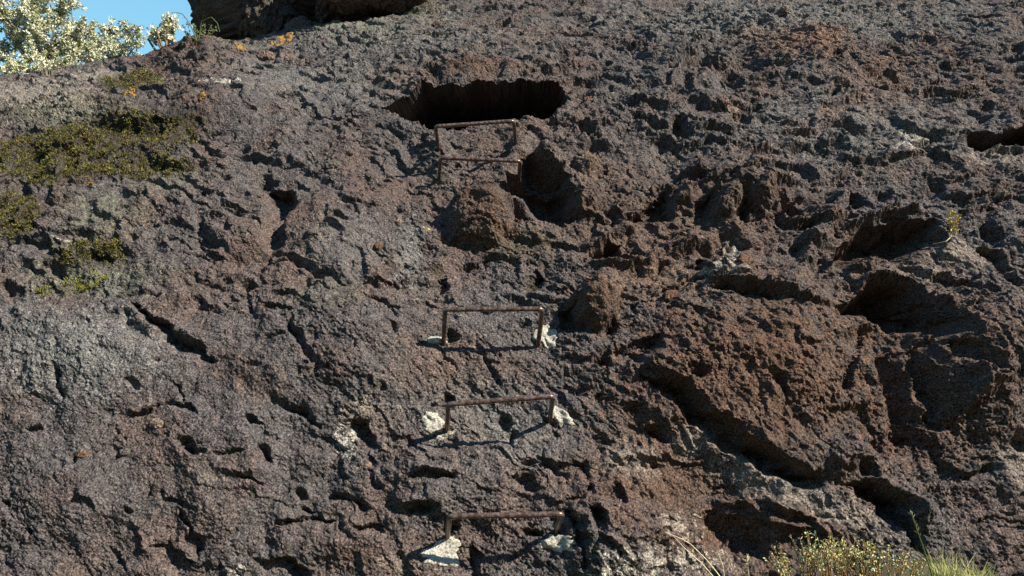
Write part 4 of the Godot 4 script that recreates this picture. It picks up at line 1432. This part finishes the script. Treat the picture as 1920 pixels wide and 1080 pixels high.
func stones() -> void:
	var meshes := []
	for k in 4:
		meshes.append(stone_mesh(Vector3(1.0, 0.85, 0.8), 300 + 10 * k, 14, 0.3, 0.85, k % 3))
	var k := 0
	for s in [
		[-1.533, 1.124, 0.028, 2],
		[-1.687, 1.115, 0.02, 2],
		[-1.415, 1.244, 0.031, 2],
		[-0.968, 2.822, 0.053, 0],
		[0.366, 3.78, 0.043, 2],
		[1.036, 2.003, 0.038, 2],
		[-0.556, 1.072, 0.021, 2],
		[-0.622, 1.006, 0.018, 2],
		[-1.907, 0.974, 0.017, 2],
		[0.437, 3.442, 0.028, 2],
		[1.239, 3.281, 0.042, 2],
		[-1.745, 4.453, 0.065, 2],
		[-1.544, 4.434, 0.072, 2],
		[-0.557, 4.932, 0.046, 2],
		[1.878, 4.623, 0.043, 2],
		[-1.736, 5.364, 0.122, 0],
		[-0.585, 1.373, 0.017, 0],
		[-0.626, 2.15, 0.023, 2],
		[-0.559, 2.352, 0.024, 2],
		[0.496, 2.875, 0.034, 0],
		[0.644, 2.578, 0.032, 0],
		[0.676, 1.809, 0.035, 2],
		[1.41, 2.656, 0.027, 2],
	]:
		var large: bool = s[2] > 0.05
		var m: Mesh = stone_mesh(Vector3(1.0, 0.85, 0.8), 350 + k, 80, 0.24, 0.95, int(s[3])) if large else meshes[k % 4]
		var o := part("embedded_stone", m, rock_material(), face, on_rock(s[0], s[1], true) - out_of_rock(s[0], s[1]) * s[2] * (0.15 if large else 0.25))
		o.scale = Vector3.ONE * s[2] * Vector3(1.05, rng.randf_range(0.75, 1.0), 0.9)
		o.rotation = Vector3(rng.randf_range(-0.6, 0.2), rng.randf_range(-0.5, 0.5), rng.randf_range(-0.6, 0.6))
		k += 1


func growth() -> void:
	stones()
	var greens := [Color(0.040, 0.041, 0.006), Color(0.085, 0.080, 0.008), Color(0.018, 0.019, 0.005), Color(0.15, 0.138, 0.014), Color(0.070, 0.044, 0.009)]
	var bright := [Color(0.12, 0.135, 0.018), Color(0.17, 0.175, 0.025), Color(0.07, 0.078, 0.014)]
	moss("broad olive moss bed at the left edge of the rock", -2.692, 3.106, 0.429, -0.048, 0.161, -0.317, 1300, 401, greens)
	moss("dark moss in the hollow under the left shoulder", -2.306, 3.293, 0.466, -0.062, 0.11, -0.26, 800, 402, greens)
	moss("moss cap on the left crest beside the white streak", -2.674, 4.26, 0.29, -0.087, 0.113, -0.25, 420, 403, greens)
	moss("thin moss strip above the grey ledge on the left", -2.085, 2.907, 0.355, -0.03, 0.043, -0.112, 380, 404, greens)
	moss("small moss patch at the far left below the moss bed", -2.603, 2.511, 0.143, -0.008, 0.119, -0.232, 300, 405, greens)
	moss("brownish moss along the ledge with the white line", -2.039, 2.166, 0.207, -0.007, 0.03, -0.076, 200, 406, greens)
	moss("bright yellow-green moss strip low on the left", -2.05, 1.964, 0.161, 0.045, 0.019, -0.034, 90, 407, bright)
	moss("tiny bright moss tuft in the right foot notch", 0.067, 1.952, 0.017, 0, -0.001, -0.044, 60, 408, bright)
	var orange := patterned(Color(0.20, 0.15, 0.07), Color(0.55, 0.37, 0.10), Color(0.64, 0.50, 0.22), 0.06, 12.0, 0.9)
	lichen("orange lichen patch above the dark pit on the left shoulder", orange, 501, -2.544, 3.935, 0.047, -0.011, 0.034, -0.077)
	lichen("orange lichen at the foot of the black boulder, largest one", orange, 502, -1.773, 5.003, 0.051, 0.157, 0.06, -0.168)
	lichen("small orange lichen under the arching green stems", orange, 503, -2.596, 5.553, 0.056, 0.013, -0.041, 0.044)
	lichen("pale orange lichen right of the round dark pit", orange, 504, -2, 4.658, 0.052, -0.022, 0.027, -0.085)
	lichen("tiny orange lichen speck on the left shoulder slope", orange, 505, -1.905, 3.568, 0.026, -0.004, 0.014, -0.042)
	lichen("faint yellow lichen below the moss bed", orange, 506, -2.286, 2.756, 0.029, -0.002, 0.014, -0.031)
	# shrubs beyond the crest
	shrub("silvery_shrub", "large pale silvery-leaved shrub behind the left crest", Vector3(-4.486, 4.456, -7.273), [
		[Vector3(-4.807, 5.381, -7.143), 0.34], [Vector3(-5.059, 5.110, -7.282), 0.30], [Vector3(-4.533, 5.071, -7.086), 0.34], [Vector3(-4.589, 5.415, -7.239), 0.23], [Vector3(-4.326, 5.165, -7.174), 0.23],
		[Vector3(-4.190, 4.914, -7.108), 0.28], [Vector3(-4.085, 5.233, -7.265), 0.17], [Vector3(-3.942, 4.985, -7.199), 0.21], [Vector3(-3.845, 5.207, -7.168), 0.13], [Vector3(-3.749, 5.186, -7.171), 0.09], [Vector3(-3.765, 5.059, -7.189), 0.09],
		[Vector3(-4.706, 4.782, -7.025), 0.32], [Vector3(-5.218, 5.454, -7.335), 0.25], [Vector3(-4.480, 5.522, -7.224), 0.14], [Vector3(-4.394, 4.741, -7.031), 0.23], [Vector3(-5.152, 5.780, -7.289), 0.29], [Vector3(-4.769, 5.780, -7.289), 0.23], [Vector3(-5.536, 5.291, -7.358), 0.34], [Vector3(-4.885, 5.074, -7.489), 0.27], [Vector3(-4.608, 5.129, -7.482), 0.27], [Vector3(-5.172, 5.386, -7.547), 0.27], [Vector3(-4.303, 5.184, -7.474), 0.22], [Vector3(-4.992, 5.452, -7.537), 0.25], [Vector3(-4.427, 4.631, -6.845), 0.23], [Vector3(-4.756, 4.606, -6.848), 0.23], [Vector3(-4.149, 4.646, -6.843), 0.18], [Vector3(-3.950, 4.760, -6.928), 0.18]], 33000, 0.033, 601)
	shrub("silvery_shrub", "small pale shrub between the large shrub and the black boulder", Vector3(-2.883, 4.384, -6.021), [
		[Vector3(-2.909, 4.658, -5.983), 0.086], [Vector3(-2.963, 4.543, -5.999), 0.069], [Vector3(-2.834, 4.667, -5.981), 0.060], [Vector3(-2.918, 4.578, -5.994), 0.077], [Vector3(-2.999, 4.596, -5.991), 0.043], [Vector3(-2.856, 4.534, -6.000), 0.060]], 700, 0.040, 602)
	var straw := [Color(0.50, 0.42, 0.24), Color(0.60, 0.52, 0.34), Color(0.42, 0.34, 0.18)]
	for k in 5:
		grass_tuft(["dry straw grass tuft at the foot of the large shrub, first from the left", "dry straw grass tuft at the foot of the large shrub, second from the left", "dry straw grass tuft at the foot of the large shrub, middle one of five", "dry straw grass tuft at the foot of the large shrub, fourth from the left", "dry straw grass tuft at the foot of the large shrub, rightmost of five"][k], [Vector3(-3.769, 4.137, -5.904), Vector3(-3.638, 4.146, -5.903), Vector3(-3.529, 4.154, -5.902), Vector3(-3.420, 4.176, -5.899), Vector3(-3.311, 4.197, -5.896)][k], 0.15, 0.16, 60, straw, 610 + k, "dry grass on the left crest")
	rng.seed = 77
	var dark_green := patterned(Color(0.20, 0.26, 0.12), Color(0.26, 0.33, 0.16), Color(0.32, 0.38, 0.2), 0.03, 8.0, 0.7)
	small_plant("bramble_plant", "dark green leafy plant at the left corner of the black boulder", "plant", Vector3(-2.376, 4.249, -5.434), 0.16, 0.14, 14, [Color(0.05, 0.09, 0.03), Color(0.09, 0.13, 0.05), Color(0.12, 0.16, 0.07)], 0.022, 620, "")
	stalk("green stem arching right in front of the black boulder", [Vector3(-2.355, 4.226, -5.387), Vector3(-2.323, 4.367, -5.347), Vector3(-2.243, 4.389, -5.324), Vector3(-2.196, 4.341, -5.330), Vector3(-2.180, 4.278, -5.339)], 0.005, dark_green, false, "arching stems by the black boulder")
	stalk("green stem leaning left beside the black boulder", [Vector3(-2.363, 4.226, -5.387), Vector3(-2.419, 4.361, -5.368), Vector3(-2.483, 4.440, -5.357), Vector3(-2.572, 4.440, -5.357)], 0.005, dark_green, true, "arching stems by the black boulder")
	# plants at the foot
	var fresh := [Color(0.34, 0.36, 0.10), Color(0.46, 0.43, 0.13), Color(0.28, 0.36, 0.20), Color(0.42, 0.48, 0.33), Color(0.48, 0.38, 0.14)]
	var spots := [[Vector3(0.940, 0.998, -2.609), 0.10], [Vector3(1.016, 0.994, -2.670), 0.14], [Vector3(1.030, 1.008, -2.567), 0.13], [Vector3(1.125, 1.003, -2.649), 0.12], [Vector3(1.154, 1.006, -2.588), 0.12], [Vector3(1.192, 1.009, -2.547), 0.10], [Vector3(1.262, 1.001, -2.568), 0.09]]
	var says := ["leftmost of the low yellow-green plants at the rock foot", "tallest yellow-green plant at the rock foot, second from the left", "third yellow-green plant from the left at the rock foot", "middle yellow-green plant of seven at the rock foot", "fifth yellow-green plant from the left at the rock foot", "sixth yellow-green plant from the left at the rock foot", "rightmost small yellow-green plant at the rock foot"]
	for k in 7:
		small_plant("low_plant", says[k], "plant", spots[k][0], spots[k][1], 0.11, 15, fresh, 0.013, 630 + k, "low plants at the rock foot")
	var turf := [Color(0.30, 0.36, 0.08), Color(0.38, 0.40, 0.14), Color(0.46, 0.42, 0.20), Color(0.24, 0.30, 0.07)]
	var tufts := [[Vector3(1.362, 0.991, -2.610), 0.09], [Vector3(1.420, 1.002, -2.609), 0.15], [Vector3(1.429, 1.003, -2.558), 0.13], [Vector3(1.484, 1.000, -2.558), 0.12], [Vector3(1.564, 0.988, -2.611), 0.10]]
	var grass_says := ["short green grass tuft under the dark crevice", "tallest green grass tuft at the lower right", "green grass tuft right of the tallest one", "fourth green grass tuft from the left at the lower right", "rightmost green grass tuft at the lower right"]
	for k in 5:
		grass_tuft(grass_says[k], tufts[k][0], tufts[k][1], 0.10, 70, turf, 650 + k, "grass at the lower right")
	rng.seed = 78
	var dry := patterned(Color(0.62, 0.58, 0.44), Color(0.72, 0.68, 0.54), Color(0.80, 0.77, 0.64), 0.03, 8.0, 0.8)
	stalk("long pale grass stalk leaning left, uppermost of the crossing pair", [Vector3(0.709, 0.969, -2.563), Vector3(0.637, 1.063, -2.550), Vector3(0.570, 1.129, -2.550), Vector3(0.498, 1.158, -2.546)], 0.0022, dry, false, "pale stalks in front of the dark overhang")
	stalk("pale grass stalk leaning left, lower of the crossing pair", [Vector3(0.689, 0.968, -2.533), Vector3(0.612, 1.061, -2.520), Vector3(0.553, 1.112, -2.512), Vector3(0.514, 1.154, -2.507)], 0.0020, dry, false, "pale stalks in front of the dark overhang")
	stalk("pale grass stalk standing in front of the dark overhang", [Vector3(0.695, 0.967, -2.573), Vector3(0.683, 1.052, -2.561), Vector3(0.664, 1.100, -2.554)], 0.0020, dry, false, "pale stalks in front of the dark overhang")
	stalk("short upright pale grass stalk right of the dark overhang", [Vector3(0.774, 0.967, -2.573), Vector3(0.764, 1.044, -2.562), Vector3(0.761, 1.090, -2.556)], 0.0018, dry, true, "pale stalks in front of the dark overhang")
	stalk("green stem with side shoots in the dark crevice", [Vector3(1.343, 1.019, -2.525), Vector3(1.313, 1.112, -2.512), Vector3(1.286, 1.187, -2.502), Vector3(1.269, 1.238, -2.495)], 0.0026, dark_green, true, "")
	small_plant("stonecrop_plant", "small yellow-red stonecrop plant on the ledge at the right", "plant", on_rock(2.04, 2.222), 0.085, 0.055, 9, [Color(0.50, 0.48, 0.07), Color(0.30, 0.36, 0.10), Color(0.44, 0.24, 0.08)], 0.016, 660, "")
	stalk("bare whitish twig hanging under the stonecrop plant", [on_rock(2.043, 2.197), on_rock(1.998, 2.173) + Vector3(0, 0, 0.03), on_rock(1.957, 2.18) + Vector3(0, 0, 0.03)], 0.003, dry, false, "")
